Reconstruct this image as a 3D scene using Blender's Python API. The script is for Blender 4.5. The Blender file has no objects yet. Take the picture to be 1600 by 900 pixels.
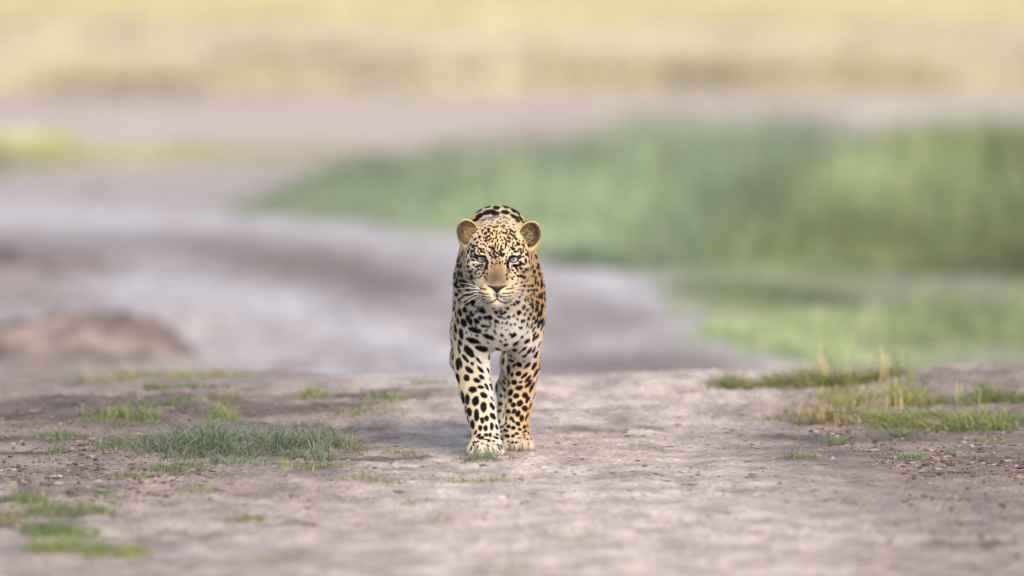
import bpy, math, random
import numpy as np

rng = np.random.default_rng(7)
random.seed(7)
scene = bpy.context.scene

# ------------------------------------------------------------------ camera, world, sun, exposure
CAM_H, FPX, HORIZON = 1.5, 400.0 / 36.0 * 1600.0, -142.0     # 400 mm lens; horizon line just above the frame
cam = bpy.data.cameras.new('camera')
cam.lens, cam.sensor_width = 400.0, 36.0
cam.clip_start, cam.clip_end = 0.5, 6000.0
cam.dof.use_dof = True
cam.dof.focus_distance = 31.06
cam.dof.aperture_fstop = 2.8
cam_ob = bpy.data.objects.new('camera', cam)
cam_ob.location = (0, 0, CAM_H)
cam_ob.rotation_euler = (math.pi / 2 - math.atan((450 - HORIZON) / FPX), 0, 0)
scene.collection.objects.link(cam_ob)
scene.camera = cam_ob

SUN_EL, SUN_AZ = math.radians(38), math.radians(162)           # azimuth clockwise from +Y (away from the camera)
world = bpy.data.worlds.new('World')
scene.world = world
world.use_nodes = True
wn, wl = world.node_tree.nodes, world.node_tree.links
bg = wn['Background']
sky = wn.new('ShaderNodeTexSky')
sky.sky_type = 'NISHITA'
sky.sun_disc = False
sky.sun_elevation = SUN_EL
sky.sun_rotation = SUN_AZ
sky.air_density, sky.dust_density, sky.ozone_density = 1.0, 2.0, 1.0
wl.new(sky.outputs[0], bg.inputs[0])
bg.inputs[1].default_value = 0.105
sun = bpy.data.lights.new('sun', 'SUN')
sun.energy, sun.angle, sun.color = 1.5, math.radians(36), (1.0, 0.84, 0.62)
sun_ob = bpy.data.objects.new('sun', sun)
sun_ob.rotation_euler = (math.pi / 2 - SUN_EL, 0, math.pi - SUN_AZ)
scene.collection.objects.link(sun_ob)

vs = scene.view_settings
vs.view_transform, vs.look, vs.gamma, vs.exposure = 'Standard', 'None', 1.0, 1.70
vs.use_curve_mapping = False
scene.cycles.use_denoising = True
scene.cycles.max_bounces = 5
scene.cycles_curves.shape = 'RIBBONS'

# ------------------------------------------------------------------ helpers
def smooth(a, b, x):
    t = np.clip((x - a) / (b - a), 0, 1)
    return t * t * (3 - 2 * t)

def _hash(*ii):
    h = np.zeros(np.broadcast(*ii).shape, np.uint32)
    for k, i in enumerate(ii):
        h = (h ^ (i.astype(np.int64).astype(np.uint32) * np.uint32([374761393, 668265263, 2246822519][k])))
        h = (h ^ (h >> np.uint32(13))) * np.uint32(1274126177)
    h ^= h >> np.uint32(16)
    return (h & np.uint32(0xFFFFFF)).astype(np.float32) / 0xFFFFFF

def noise2(x, y):
    xi, yi = np.floor(x), np.floor(y)
    fx, fy = x - xi, y - yi
    fx, fy = fx * fx * (3 - 2 * fx), fy * fy * (3 - 2 * fy)
    a, b = _hash(xi, yi), _hash(xi + 1, yi)
    c, d = _hash(xi, yi + 1), _hash(xi + 1, yi + 1)
    return (a + (b - a) * fx) * (1 - fy) + (c + (d - c) * fx) * fy - 0.5

def noise3(p, s):
    q = p * s + 100.0
    i = np.floor(q)
    f = q - i
    f = f * f * (3 - 2 * f)
    out = 0
    for dx in (0, 1):
        for dy in (0, 1):
            for dz in (0, 1):
                w = (f[:, 0] if dx else 1 - f[:, 0]) * (f[:, 1] if dy else 1 - f[:, 1]) * (f[:, 2] if dz else 1 - f[:, 2])
                out = out + w * _hash(i[:, 0] + dx, i[:, 1] + dy, i[:, 2] + dz)
    return out - 0.5

def fbm2(x, y, s, o=4):
    out, a = 0, 1.0
    for k in range(o):
        out = out + a * noise2(x * s + 17.3 * k, y * s - 9.1 * k)
        s *= 2.03
        a *= 0.5
    return out

def link(ob, parent=None):
    scene.collection.objects.link(ob)
    if parent is not None:
        ob.parent = parent
    return ob

def mesh_np(name, verts, faces, cols=None, smooth_shade=True, col_name='tint'):
    """faces: list of int arrays (n,3) or (n,4)"""
    me = bpy.data.meshes.new(name)
    me.vertices.add(len(verts))
    me.vertices.foreach_set('co', np.ascontiguousarray(verts, np.float32).ravel())
    loops = np.concatenate([f.ravel() for f in faces]).astype(np.int32)
    sizes = np.concatenate([np.full(len(f), f.shape[1], np.int32) for f in faces])
    me.loops.add(len(loops))
    me.loops.foreach_set('vertex_index', loops)
    me.polygons.add(len(sizes))
    me.polygons.foreach_set('loop_start', np.concatenate([[0], np.cumsum(sizes)[:-1]]).astype(np.int32))
    me.update(calc_edges=True)
    me.polygons.foreach_set('use_smooth', np.full(len(sizes), smooth_shade))
    if cols is not None:
        at = me.attributes.new(col_name, 'FLOAT_COLOR', 'POINT')
        c4 = np.ones((len(verts), 4), np.float32)
        c4[:, :3] = cols
        at.data.foreach_set('color', c4.ravel())
    me.validate()
    return me

def tag(o, label=None, cat=None, group=None, kind=None):
    for k, v in (('label', label), ('category', cat), ('group', group), ('kind', kind)):
        if v:
            o[k] = v
    return o

def ground_at(px, py):
    """the spot on the near plain that a line of sight meets"""
    Y = FPX * CAM_H / (py - HORIZON)
    for _ in range(12):
        X = (px - 800) / FPX * Y
        z = float(H(np.array([X]), np.array([Y]), False)[0])
        Y = 0.5 * Y + 0.5 * FPX * (CAM_H - z) / (py - HORIZON)
    return (px - 800) / FPX * Y, Y

# ------------------------------------------------------------------ materials
def new_mat(name):
    m = bpy.data.materials.new(name)
    m.use_nodes = True
    return m, m.node_tree.nodes, m.node_tree.links, m.node_tree.nodes['Principled BSDF']

def soil_material():
    m, n, l, b = new_mat('soil')
    at = n.new('ShaderNodeAttribute'); at.attribute_name = 'tint'
    tc = n.new('ShaderNodeTexCoord')
    mp = n.new('ShaderNodeMapping'); mp.inputs['Scale'].default_value = (1, 0.35, 1)
    l.new(tc.outputs['Object'], mp.inputs[0])
    n1 = n.new('ShaderNodeTexNoise'); n1.inputs['Scale'].default_value = 9; n1.inputs['Detail'].default_value = 6
    n2 = n.new('ShaderNodeTexNoise'); n2.inputs['Scale'].default_value = 70; n2.inputs['Detail'].default_value = 5
    n2.inputs['Roughness'].default_value = 0.7
    l.new(mp.outputs[0], n1.inputs['Vector']); l.new(mp.outputs[0], n2.inputs['Vector'])
    r1 = n.new('ShaderNodeMapRange'); r1.inputs[1].default_value, r1.inputs[2].default_value = 0.35, 0.65
    r1.inputs[3].default_value, r1.inputs[4].default_value = 0.68, 1.2
    l.new(n1.outputs[0], r1.inputs[0])
    r2 = n.new('ShaderNodeMapRange'); r2.inputs[1].default_value, r2.inputs[2].default_value = 0.3, 0.7
    r2.inputs[3].default_value, r2.inputs[4].default_value = 0.58, 1.28
    l.new(n2.outputs[0], r2.inputs[0])
    mu = n.new('ShaderNodeMath'); mu.operation = 'MULTIPLY'
    l.new(r1.outputs[0], mu.inputs[0]); l.new(r2.outputs[0], mu.inputs[1])
    n4 = n.new('ShaderNodeTexNoise'); n4.inputs['Scale'].default_value = 42; n4.inputs['Detail'].default_value = 8; n4.inputs['Roughness'].default_value = 0.75
    l.new(tc.outputs['Object'], n4.inputs['Vector'])
    r4 = n.new('ShaderNodeMapRange'); r4.inputs[1].default_value, r4.inputs[2].default_value = 0.57, 0.66      # dark crumbs and litter
    r4.inputs[3].default_value, r4.inputs[4].default_value = 1.0, 0.42
    l.new(n4.outputs[0], r4.inputs[0])
    mu2 = n.new('ShaderNodeMath'); mu2.operation = 'MULTIPLY'
    l.new(mu.outputs[0], mu2.inputs[0]); l.new(r4.outputs[0], mu2.inputs[1])
    vm = n.new('ShaderNodeVectorMath'); vm.operation = 'SCALE'
    l.new(at.outputs['Color'], vm.inputs[0]); l.new(mu2.outputs[0], vm.inputs['Scale'])
    l.new(vm.outputs[0], b.inputs['Base Color'])
    n3 = n.new('ShaderNodeTexNoise'); n3.inputs['Scale'].default_value = 120; n3.inputs['Detail'].default_value = 6
    l.new(tc.outputs['Object'], n3.inputs['Vector'])
    bp = n.new('ShaderNodeBump'); bp.inputs['Strength'].default_value = 0.9; bp.inputs['Distance'].default_value = 0.008
    l.new(n3.outputs[0], bp.inputs['Height']); l.new(bp.outputs[0], b.inputs['Normal'])
    b.inputs['Roughness'].default_value = 0.9
    b.inputs['Specular IOR Level'].default_value = 0.25
    return m

def tint_material(name, rough=0.7, spec=0.3, transl=0.0):
    m, n, l, b = new_mat(name)
    at = n.new('ShaderNodeAttribute'); at.attribute_name = 'tint'
    ns = n.new('ShaderNodeTexNoise'); ns.inputs['Scale'].default_value = 60
    tc = n.new('ShaderNodeTexCoord'); l.new(tc.outputs['Object'], ns.inputs['Vector'])
    r = n.new('ShaderNodeMapRange'); r.inputs[3].default_value, r.inputs[4].default_value = 0.8, 1.2
    l.new(ns.outputs[0], r.inputs[0])
    vm = n.new('ShaderNodeVectorMath'); vm.operation = 'SCALE'
    l.new(at.outputs['Color'], vm.inputs[0]); l.new(r.outputs[0], vm.inputs['Scale'])
    l.new(vm.outputs[0], b.inputs['Base Color'])
    b.inputs['Roughness'].default_value = rough
    b.inputs['Specular IOR Level'].default_value = spec
    if transl:
        tr = n.new('ShaderNodeBsdfTranslucent'); mx = n.new('ShaderNodeMixShader'); mx.inputs[0].default_value = transl
        l.new(vm.outputs[0], tr.inputs[0]); l.new(b.outputs[0], mx.inputs[1]); l.new(tr.outputs[0], mx.inputs[2])
        l.new(mx.outputs[0], n['Material Output'].inputs[0])
    return m

M_SOIL = soil_material()
M_GRASS = tint_material('grass_blade', 0.55, 0.35, 0.3)
M_STONE = tint_material('dry_clod', 0.95, 0.15)

# ------------------------------------------------------------------ terrain
_yy = np.arange(-100, 400, 0.1)
_ctrl = [(-100, -.1), (15, -.05), (24, -.012), (30, 0), (32.3, 0), (33.5, .035), (34.6, .062), (35.6, .04), (38, -.12), (41, -.34), (44, -.42),
         (47, -.38), (52, -.34), (60, -.33), (150, -.33), (400, -.2)]
_zz = np.interp(_yy, [c[0] for c in _ctrl], [c[1] for c in _ctrl])
_zz = np.convolve(np.pad(_zz, 8, mode='edge'), np.hanning(19)[1:-1] / np.hanning(19)[1:-1].sum(), 'same')[8:-8]

PAWS = []                                                       # world x, y of the paws, ground kept level there

def H(x, y, detail=True):
    z = np.interp(y, _yy, _zz)
    z = z + 0.010 * np.clip(x, 0, 4) * smooth(32.5, 35, y) * (1 - smooth(37, 42, y))
    z = z + 0.022 * np.exp(-((x - 1.5) / 0.34) ** 2 - ((y - 34.9) / 0.7) ** 2)
    z = z + 0.02 * np.exp(-((x + 0.75) / 0.28) ** 2 - ((y - 31.7) / 0.5) ** 2)      # mound under the big tuft
    z = z - 0.006 * np.exp(-((x - 0.52) / 0.13) ** 2) * smooth(24, 29, y) * (1 - smooth(33.0, 34.5, y))   # shallow wheel ruts
    z = z - 0.008 * np.exp(-((x + 0.62 - 0.22 * (y - 28)) / 0.12) ** 2) * smooth(22, 25, y) * (1 - smooth(28.5, 30.5, y))
    z = z + (0.015 + .06 * fbm2(x, y, .9, 3)) * smooth(-.25, -1.0, x) * np.exp(-((y - 36.8) / 1.6) ** 2)
    z = z + (0.028 * fbm2(x + 2, y * .6, .7, 2) - .02 * smooth(-.5, -1.5, x)) * smooth(32.8, 34.2, y) * (1 - smooth(36, 39, y))
    for (ya, xa, yb, xb, w, dp) in ((24, -.62, 29.5, -1.06, .035, .010), (24, -.50, 29.0, -.90, .03, .008), (25, .02, 33.5, -.24, .04, .007), (25, .30, 34.5, .55, .05, .008), (25, .95, 34.5, .80, .04, .006),
                                (32.5, -.98, 35.5, -.72, .035, .012), (32.5, .72, 34.6, .82, .03, .014)):
        xc = xa + (xb - xa) * (y - ya) / (yb - ya) + .02 * np.sin(y * 1.7)
        z = z - .5 * dp * (np.exp(-((x - xc) / w) ** 2) - .5 * np.exp(-((np.abs(x - xc) - 2 * w) / w) ** 2)) * smooth(ya, ya + .6, y) * (1 - smooth(yb - .6, yb, y))
    far = smooth(40, 46, y)
    z = z + far * 0.07 * fbm2(x, y * 0.6, 0.35, 3)
    if detail:
        n = 0.006 * fbm2(x, y * 0.8, 2.2, 3) + 0.005 * fbm2(x + 31, y * 0.7, 11, 3)
        k = fbm2(x - 7, y * 0.6, 38, 2)
        n = n + 0.0055 * k + 0.014 * np.clip(k - 0.3, 0, 1)
        rough = 0.35 + 0.9 * smooth(-0.15, 0.35, fbm2(x * 1.0 + 3, y * 0.6, 0.9, 2))
        w = np.ones_like(z)
        for (a, b) in PAWS:
            w = w * (1 - 0.95 * np.exp(-(((x - a) / 0.09) ** 2 + ((y - b) / 0.14) ** 2)))
        z = z + n * rough * w
    return z

def mix(a, b, t):
    return a + (b - a) * t[..., None]

C_PALE = np.array([.40, .332, .292]); C_SOIL = np.array([.232, .178, .152]); C_DARK = np.array([.085, .061, .052])
C_GREYP = np.array([.36, .33, .335]); C_BEIGE = np.array([.47, .41, .325]); C_OLIVE = np.array([.30, .265, .14])
C_YGREEN = np.array([.44, .41, .17]); C_PINK = np.array([.385, .312, .268]); C_GREEN = np.array([.13, .20, .07])

def track_line(y):
    ys = [0, 31, 36, 46, 54, 60, 66, 72, 78, 90]
    return np.interp(y, ys, [.1, .05, .0, -.25, -.9, -1.9, -3.6, -6.5, -12, -40]), np.interp(y, ys, [.95, .85, .8, 1.15, 1.4, 1.8, 2.6, 4.5, 7, 14])

def soil_colour(x, y):
    px = 800 + FPX * x / np.maximum(y, 1); z0 = np.interp(y, _yy, _zz)
    n1 = fbm2(x, y * 0.5, 0.8, 4); n2 = fbm2(x + 50, y * 0.7, 3.6, 4)
    c = np.broadcast_to(C_SOIL, x.shape + (3,)).copy()
    # pale trodden wheel tracks, darker soil between and beside them
    t = np.exp(-((x - 0.45) / 0.32) ** 2) + 0.8 * np.exp(-((x + 0.1 + 0.02 * (y - 31)) / 0.33) ** 2) + .55 * smooth(29.9, 28.0, y)
    t = t + 0.7 * smooth(33.0, 34.4, y) * np.exp(-((x - .15) / 0.55) ** 2)
    t = np.clip(t + 0.9 * n1 + 0.35 * n2, 0, 1)
    c = mix(c, C_PALE, t)
    d = smooth(0.10, 0.42, n2 + 0.55 * n1 - 0.15 * t)
    dr = np.exp(-((x - 1.1) / 0.48) ** 2 - ((y - 32.0) / 1.5) ** 2) + np.exp(-((x + 1.15) / 0.75) ** 2 - ((y - 33.0) / 1.5) ** 2) \
        + 0.8 * np.exp(-((x + .75) / 0.45) ** 2 - ((y - 31.4) / 0.8) ** 2) + .7 * np.exp(-((x - 1.35) / 0.45) ** 2 - ((y - 28.8) / 1.8) ** 2) + .6 * np.exp(-((x + 1.2) / 0.35) ** 2 - ((y - 27.8) / 1.3) ** 2)
    c = mix(c, C_DARK, np.clip(0.5 * d + 0.85 * dr * (0.75 + 1.4 * n2), 0, 0.88))
    # beyond the crest
    far = smooth(39, 44, y)
    cf = np.broadcast_to(C_GREYP, x.shape + (3,)).copy()
    cf = mix(cf, C_PINK, smooth(-0.2, 0.3, n1) * .6)
    tcx, thw = track_line(y)
    u = (x - tcx) / thw + .25 * fbm2(x * .25, y * .12, 1.0, 3)
    streak = fbm2(u * 2.2 + 5, y * .045, 2.0, 4)
    cf = mix(cf, np.array([.20, .15, .13]), smooth(-.1, .55, .38 * np.cos(u * np.pi * 2.1) + 1.1 * streak) * .38 * smooth(1.5, .9, np.abs(u)))
    cf = mix(cf, np.array([.235, .18, .155]), smooth(.9, 1.4, np.abs(u)) * .4)
    def streak_line(pp, yy, w):
        return np.exp(-((y + 1.2 * n1 - np.interp(px, pp, yy)) / w) ** 2) * smooth(pp[-1] + 60, pp[-1] - 40, px)
    cf = mix(cf, np.array([.165, .125, .112]), np.clip(streak_line([-200, 150, 330, 480, 600, 750, 900], [63, 62, 60.5, 58, 55, 51.5, 49], 1.5) * (.6 + n2), 0, .6))
    cf = mix(cf, np.array([.435, .41, .425]), np.clip(streak_line([-200, 100, 300, 500, 650, 760], [59, 57.5, 55, 51.5, 48.3, 45.8], 1.7) * .8, 0, 1))
    cf = mix(cf, np.array([.43, .405, .42]), np.clip(streak_line([-200, 0, 300, 500, 700, 900, 1100, 1250], [69, 68, 66, 64.5, 62.3, 57, 51, 47], 2.2) * .8, 0, 1))
    def blob(cx, cy, rx, ry):
        return np.exp(-(((px - cx) / rx) ** 2 + ((y - cy) / ry) ** 2))
    dk = 1.0 * blob(60, 58, 130, 2.6) + 1.0 * blob(470, 58.5, 140, 2.6) + .6 * blob(330, 63, 160, 1.6) + .8 * blob(610, 55, 90, 2) + .9 * blob(980, 46.5, 200, 1.3) + .6 * blob(930, 52, 130, 2) \
        + .5 * blob(245, 104, 55, 3) + .5 * blob(40, 47, 200, 2.5) + .5 * blob(20, 53, 90, 1.4)
    cf = mix(cf, np.array([.15, .108, .095]), np.clip(dk * 1.1 + 0.5 * smooth(.15, .5, n2), 0, .9))
    cf = mix(cf, C_PINK * 1.02, smooth(70, 92, y + 10 * n1))
    ol = .4 * blob(20, 84, 120, 5) + .5 * blob(430, 85, 260, 3)
    cf = mix(cf, C_YGREEN * .85, np.clip(ol * 1.3, 0, .9))
    e = y + 22 * fbm2(x, y * .3, 0.12, 3)
    cf = mix(cf, C_OLIVE, smooth(106, 122, e) * .45)
    cf = mix(cf, C_BEIGE, smooth(118, 142, e))
    cf = mix(cf, C_YGREEN, smooth(160, 205, e + 10 * n1))
    lush = smooth(-40, 200, px + 120 * n1 - np.interp(y, [44, 46, 48, 50, 54, 58, 64], [1500, 1330, 1200, 1120, 1030, 970, 860])) * smooth(44.5, 46.5, y + 1.5 * n2) * (1 - smooth(74, 82, y))
    cf = mix(cf, np.array([.17, .19, .095]), lush * .85)
    cf = cf * (1 + .5 * fbm2(x * .35, y * .05, .6, 4) * smooth(70, 90, y))[..., None]
    gr = smooth(1250, 1500, px) * smooth(75, 90, y) * (1 - smooth(110, 130, y))
    cf = mix(cf, C_BEIGE * .85, gr * .8)
    return mix(c, cf, far)

def axis(fine_a, fine_b, step, lo, hi, g):
    core = list(np.arange(fine_a, fine_b, step))
    a, s = fine_a, step
    left = []
    while a > lo:
        s *= g; a -= s; left.append(a)
    b, s = core[-1], step
    right = []
    while b < hi:
        s *= g; b += s; right.append(b)
    return np.array(left[::-1] + core + right)

# paws are declared early so that the ground stays level under them
LX, LY = -0.0402, 31.1
PAWS += [(LX - 0.034, LY + 0.02), (LX + 0.06, LY + 0.33), (LX + .02, LY + 1.02), (LX - .055, LY + 1.12)]

gx = axis(-1.85, 1.85, 0.008, -900, 900, 1.09)
gy = axis(24.8, 35.4, 0.018, -60, 2600, 1.012)
gy = gy[gy < 2700]
X, Y = np.meshgrid(gx, gy, indexing='ij')
Z = H(X.ravel(), Y.ravel()).reshape(X.shape)
nx, ny = X.shape
gverts = np.stack([X, Y, Z], -1).reshape(-1, 3)
idx = np.arange(nx * ny).reshape(nx, ny)
gq = np.stack([idx[:-1, :-1], idx[1:, :-1], idx[1:, 1:], idx[:-1, 1:]], -1).reshape(-1, 4)
gcol = soil_colour(X.ravel(), Y.ravel())
ground = link(bpy.data.objects.new('ground', mesh_np('ground', gverts, [gq], gcol)))
ground.data.materials.append(M_SOIL)
tag(ground, 'bare pinkish grey earth and dry plain all around', 'ground', kind='structure')

# the beaten vehicle track: over the rise, down the dip and away in a bend to the left
def track_mask(x, y):
    cx, hw = track_line(y)
    return np.abs(x - cx) / hw + 0.35 * fbm2(x, y * .5, 1.1, 3) < 1.0
tm = track_mask(X, Y) & (Y > 5) & (Y < 86)
cell = tm[:-1, :-1] & tm[1:, :-1] & tm[1:, 1:] & tm[:-1, 1:]
inner = np.zeros_like(tm)
inner[1:-1, 1:-1] = cell[:-1, :-1] & cell[1:, :-1] & cell[1:, 1:] & cell[:-1, 1:]
tq = gq.reshape(nx - 1, ny - 1, 4)[cell]
used = np.unique(tq)
remap = np.full(nx * ny, -1); remap[used] = np.arange(len(used))
tv = gverts[used].copy()
tv[:, 2] += np.where(inner.ravel()[used], 0.004, -0.003)
track = link(bpy.data.objects.new('dirt_track', mesh_np('dirt_track', tv, [remap[tq]], gcol[used])))
track.data.materials.append(M_SOIL)
tag(track, 'pale dusty vehicle track the leopard walks along, bending away to the left', 'track', kind='structure')
del X, Y, Z

def heap(name, label, cx, cy, wl_, wr_, dep, h, tint, seed):
    """a skewed heap of loose earth: gentle on one side, steep on the other"""
    u = np.linspace(-1.15, 1.15, 90); v = np.linspace(-1.15, 1.15, 60)
    U, V = np.meshgrid(u, v, indexing='ij')
    x = np.where(U < 0, U * wl_, U * wr_); y = V * dep
    r = np.sqrt(U ** 2 + V ** 2) + 0.22 * fbm2(x + seed, y, 3, 3)
    prof = 1 - np.sqrt(r * r + .02)
    prof = np.where(prof > 0, prof * (1 + .35 * np.sin(prof * np.pi)), prof)
    prof = np.clip(prof, -.2, 1)
    z0 = H((cx + x).ravel(), (cy + y).ravel(), False).reshape(x.shape)
    z = z0 + h * 1.15 * prof + 0.06 * fbm2(x + seed, y, 7, 4) * np.clip(prof * 3, 0, 1) - 0.01
    vv = np.stack([x + cx, y + cy, z], -1).reshape(-1, 3)
    i = np.arange(U.size).reshape(U.shape)
    q = np.stack([i[:-1, :-1], i[1:, :-1], i[1:, 1:], i[:-1, 1:]], -1).reshape(-1, 4)
    n = fbm2(vv[:, 0], vv[:, 1], 4, 3)
    c = np.array(tint) * np.clip(1 + 1.6 * n, .4, 2.2)[:, None]
    o = link(bpy.data.objects.new(name, mesh_np(name, vv, [q], c)))
    o.data.materials.append(M_SOIL)
    return tag(o, label, 'mound')

heap('earth_mound', 'brown peaked mound of bare earth beyond the rise on the left', -1.66, 48.0, 1.2, 0.33, .8, 0.15, (.13, .10, .09), 3)
heap('earth_mound', 'low dark bank of churned earth at the track edge, far left', -2.55, 57.5, 0.9, 0.65, 1.0, 0.07, (.15, .115, .105), 9)

# ------------------------------------------------------------------ grass
def blades(base, h, w, lean, col_root, col_tip, seed=0, stiff=1.0):
    """base (n,3), h,w (n,), lean (n,), colours (n,3) -> verts, quads, tris, colours"""
    r = np.random.default_rng(seed)
    n = len(base)
    a = r.uniform(0, 2 * np.pi, n)
    ld = np.stack([np.cos(a), np.sin(a), np.zeros(n)], 1)
    b = a + np.pi / 2 + r.normal(0, .5, n)
    wd = np.stack([np.cos(b), np.sin(b), np.zeros(n)], 1)
    vs_, cs = [], []
    for t in (0.0, 0.4, 0.75, 1.0):
        c = base + ld * (lean * h * t ** 1.7)[:, None]
        c[:, 2] += h * (t - 0.33 * np.minimum(lean, 1.3) * t ** 2.2)
        ww = (w * (1.0 - 0.8 * t ** 1.5))[:, None] * 0.5
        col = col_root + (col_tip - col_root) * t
        if t < 1:
            vs_ += [c - wd * ww, c + wd * ww]; cs += [col, col]
        else:
            vs_ += [c]; cs += [col]
    v = np.stack(vs_, 1).reshape(-1, 3); c = np.stack(cs, 1).reshape(-1, 3)
    o = (np.arange(n) * 7)[:, None]
    q = np.concatenate([o + [0, 1, 3, 2], o + [2, 3, 5, 4]], 0)
    t3 = o + [4, 5, 6]
    return v, q, t3, c

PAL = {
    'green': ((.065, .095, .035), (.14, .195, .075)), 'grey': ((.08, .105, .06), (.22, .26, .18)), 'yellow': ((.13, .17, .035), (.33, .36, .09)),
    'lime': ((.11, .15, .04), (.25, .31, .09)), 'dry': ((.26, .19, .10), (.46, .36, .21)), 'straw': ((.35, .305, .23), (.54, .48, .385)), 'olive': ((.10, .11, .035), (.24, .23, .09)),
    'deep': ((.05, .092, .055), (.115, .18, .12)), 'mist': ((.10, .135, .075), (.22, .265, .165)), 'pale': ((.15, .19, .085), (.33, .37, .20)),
}

def pal(names, weights, n, r):
    k = r.choice(len(names), n, p=np.array(weights) / sum(weights))
    ro = np.array([PAL[a][0] for a in names])[k]; ti = np.array([PAL[a][1] for a in names])[k]
    g = r.uniform(.75, 1.3, n)[:, None]
    return ro * g, ti * g

def grass_object(name, pts, h, w, lean, names, weights, seed, origin=None, patch=0.0):
    r = np.random.default_rng(seed)
    a, b = pal(names, weights, len(pts), r)
    if patch:                                                     # lusher and drier patches
        k = np.clip(1 + patch * fbm2(pts[:, 0] + seed, pts[:, 1] * .35, .8, 3), .3, 1.9)[:, None]
        a, b = a * k, b * k
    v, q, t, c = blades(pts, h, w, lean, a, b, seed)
    ob = bpy.data.objects.new(name, None) if False else None
    if origin is not None:
        v = v - np.array(origin)
    me = mesh_np(name, v, [q, t], c)
    me.materials.append(M_GRASS)
    ob = link(bpy.data.objects.new(name, me))
    if origin is not None:
        ob.location = origin
    return ob

def tuft(px, py, half_px, half_py, h_cm, n, names, weights, label=None, seed=1, lean=(.3, 2.0), clumpy=.45, stuff=None):
    """a tuft of short grass rooted round one spot"""
    r = np.random.default_rng(seed)
    X0, Y0 = ground_at(px, py)
    mpp = Y0 / FPX
    rx = half_px * mpp * 1.22; ry = 1.15 * half_py * Y0 * Y0 / (FPX * CAM_H)
    cx = r.uniform(-1, 1, (max(3, int(8 + half_px / 4)), 2))
    k = r.integers(0, len(cx), n)
    q = cx[k] + r.normal(0, .16, (n, 2))
    u = r.normal(0, .5, (n, 2))
    s = np.where((r.random(n) < (clumpy if n > 500 else .12))[:, None], q, u)
    rad = np.sqrt((s ** 2).sum(1))
    okm = (rad < 1.05) & ((noise2(s[:, 0] * 2.6 + seed, s[:, 1] * 2.6) > -.22) | (n < 500))
    s, rad = s[okm], rad[okm]
    n0, n = n, len(s)
    x, y = X0 + s[:, 0] * rx, Y0 + s[:, 1] * ry
    z = H(x, y) - 0.004
    h = np.clip(.85 + 1.3 * noise2(s[:, 0] * 3.1 + seed * .7, s[:, 1] * 3.1), .35, 1.5) * h_cm / 100 * (1.1 if n0 > 3000 else 1.5) * r.uniform(.4, 1.15, n) * (1 - .4 * rad ** 2)
    w = r.uniform(.0016, .0034, n)
    ln = r.uniform(lean[0], lean[1], n)
    if n0 > 3000: ln = r.uniform(.7, 2.6, n)
    lie = r.random(n) < .22                                       # dry stems lying about the foot of the tuft
    h = np.where(lie, h * .45, h); ln = np.where(lie, r.uniform(2.5, 5, n), ln)
    P = np.stack([x, y, z], 1)
    if stuff is not None:
        stuff.append((P, h, w, ln, names, weights, seed)); return
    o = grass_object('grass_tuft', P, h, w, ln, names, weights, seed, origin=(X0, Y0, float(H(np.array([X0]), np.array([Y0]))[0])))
    return tag(o, label, 'grass tuft', 'short grass tufts rooted in the bare ground', 'stuff' if 'beyond the rise' in label else None)

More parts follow.
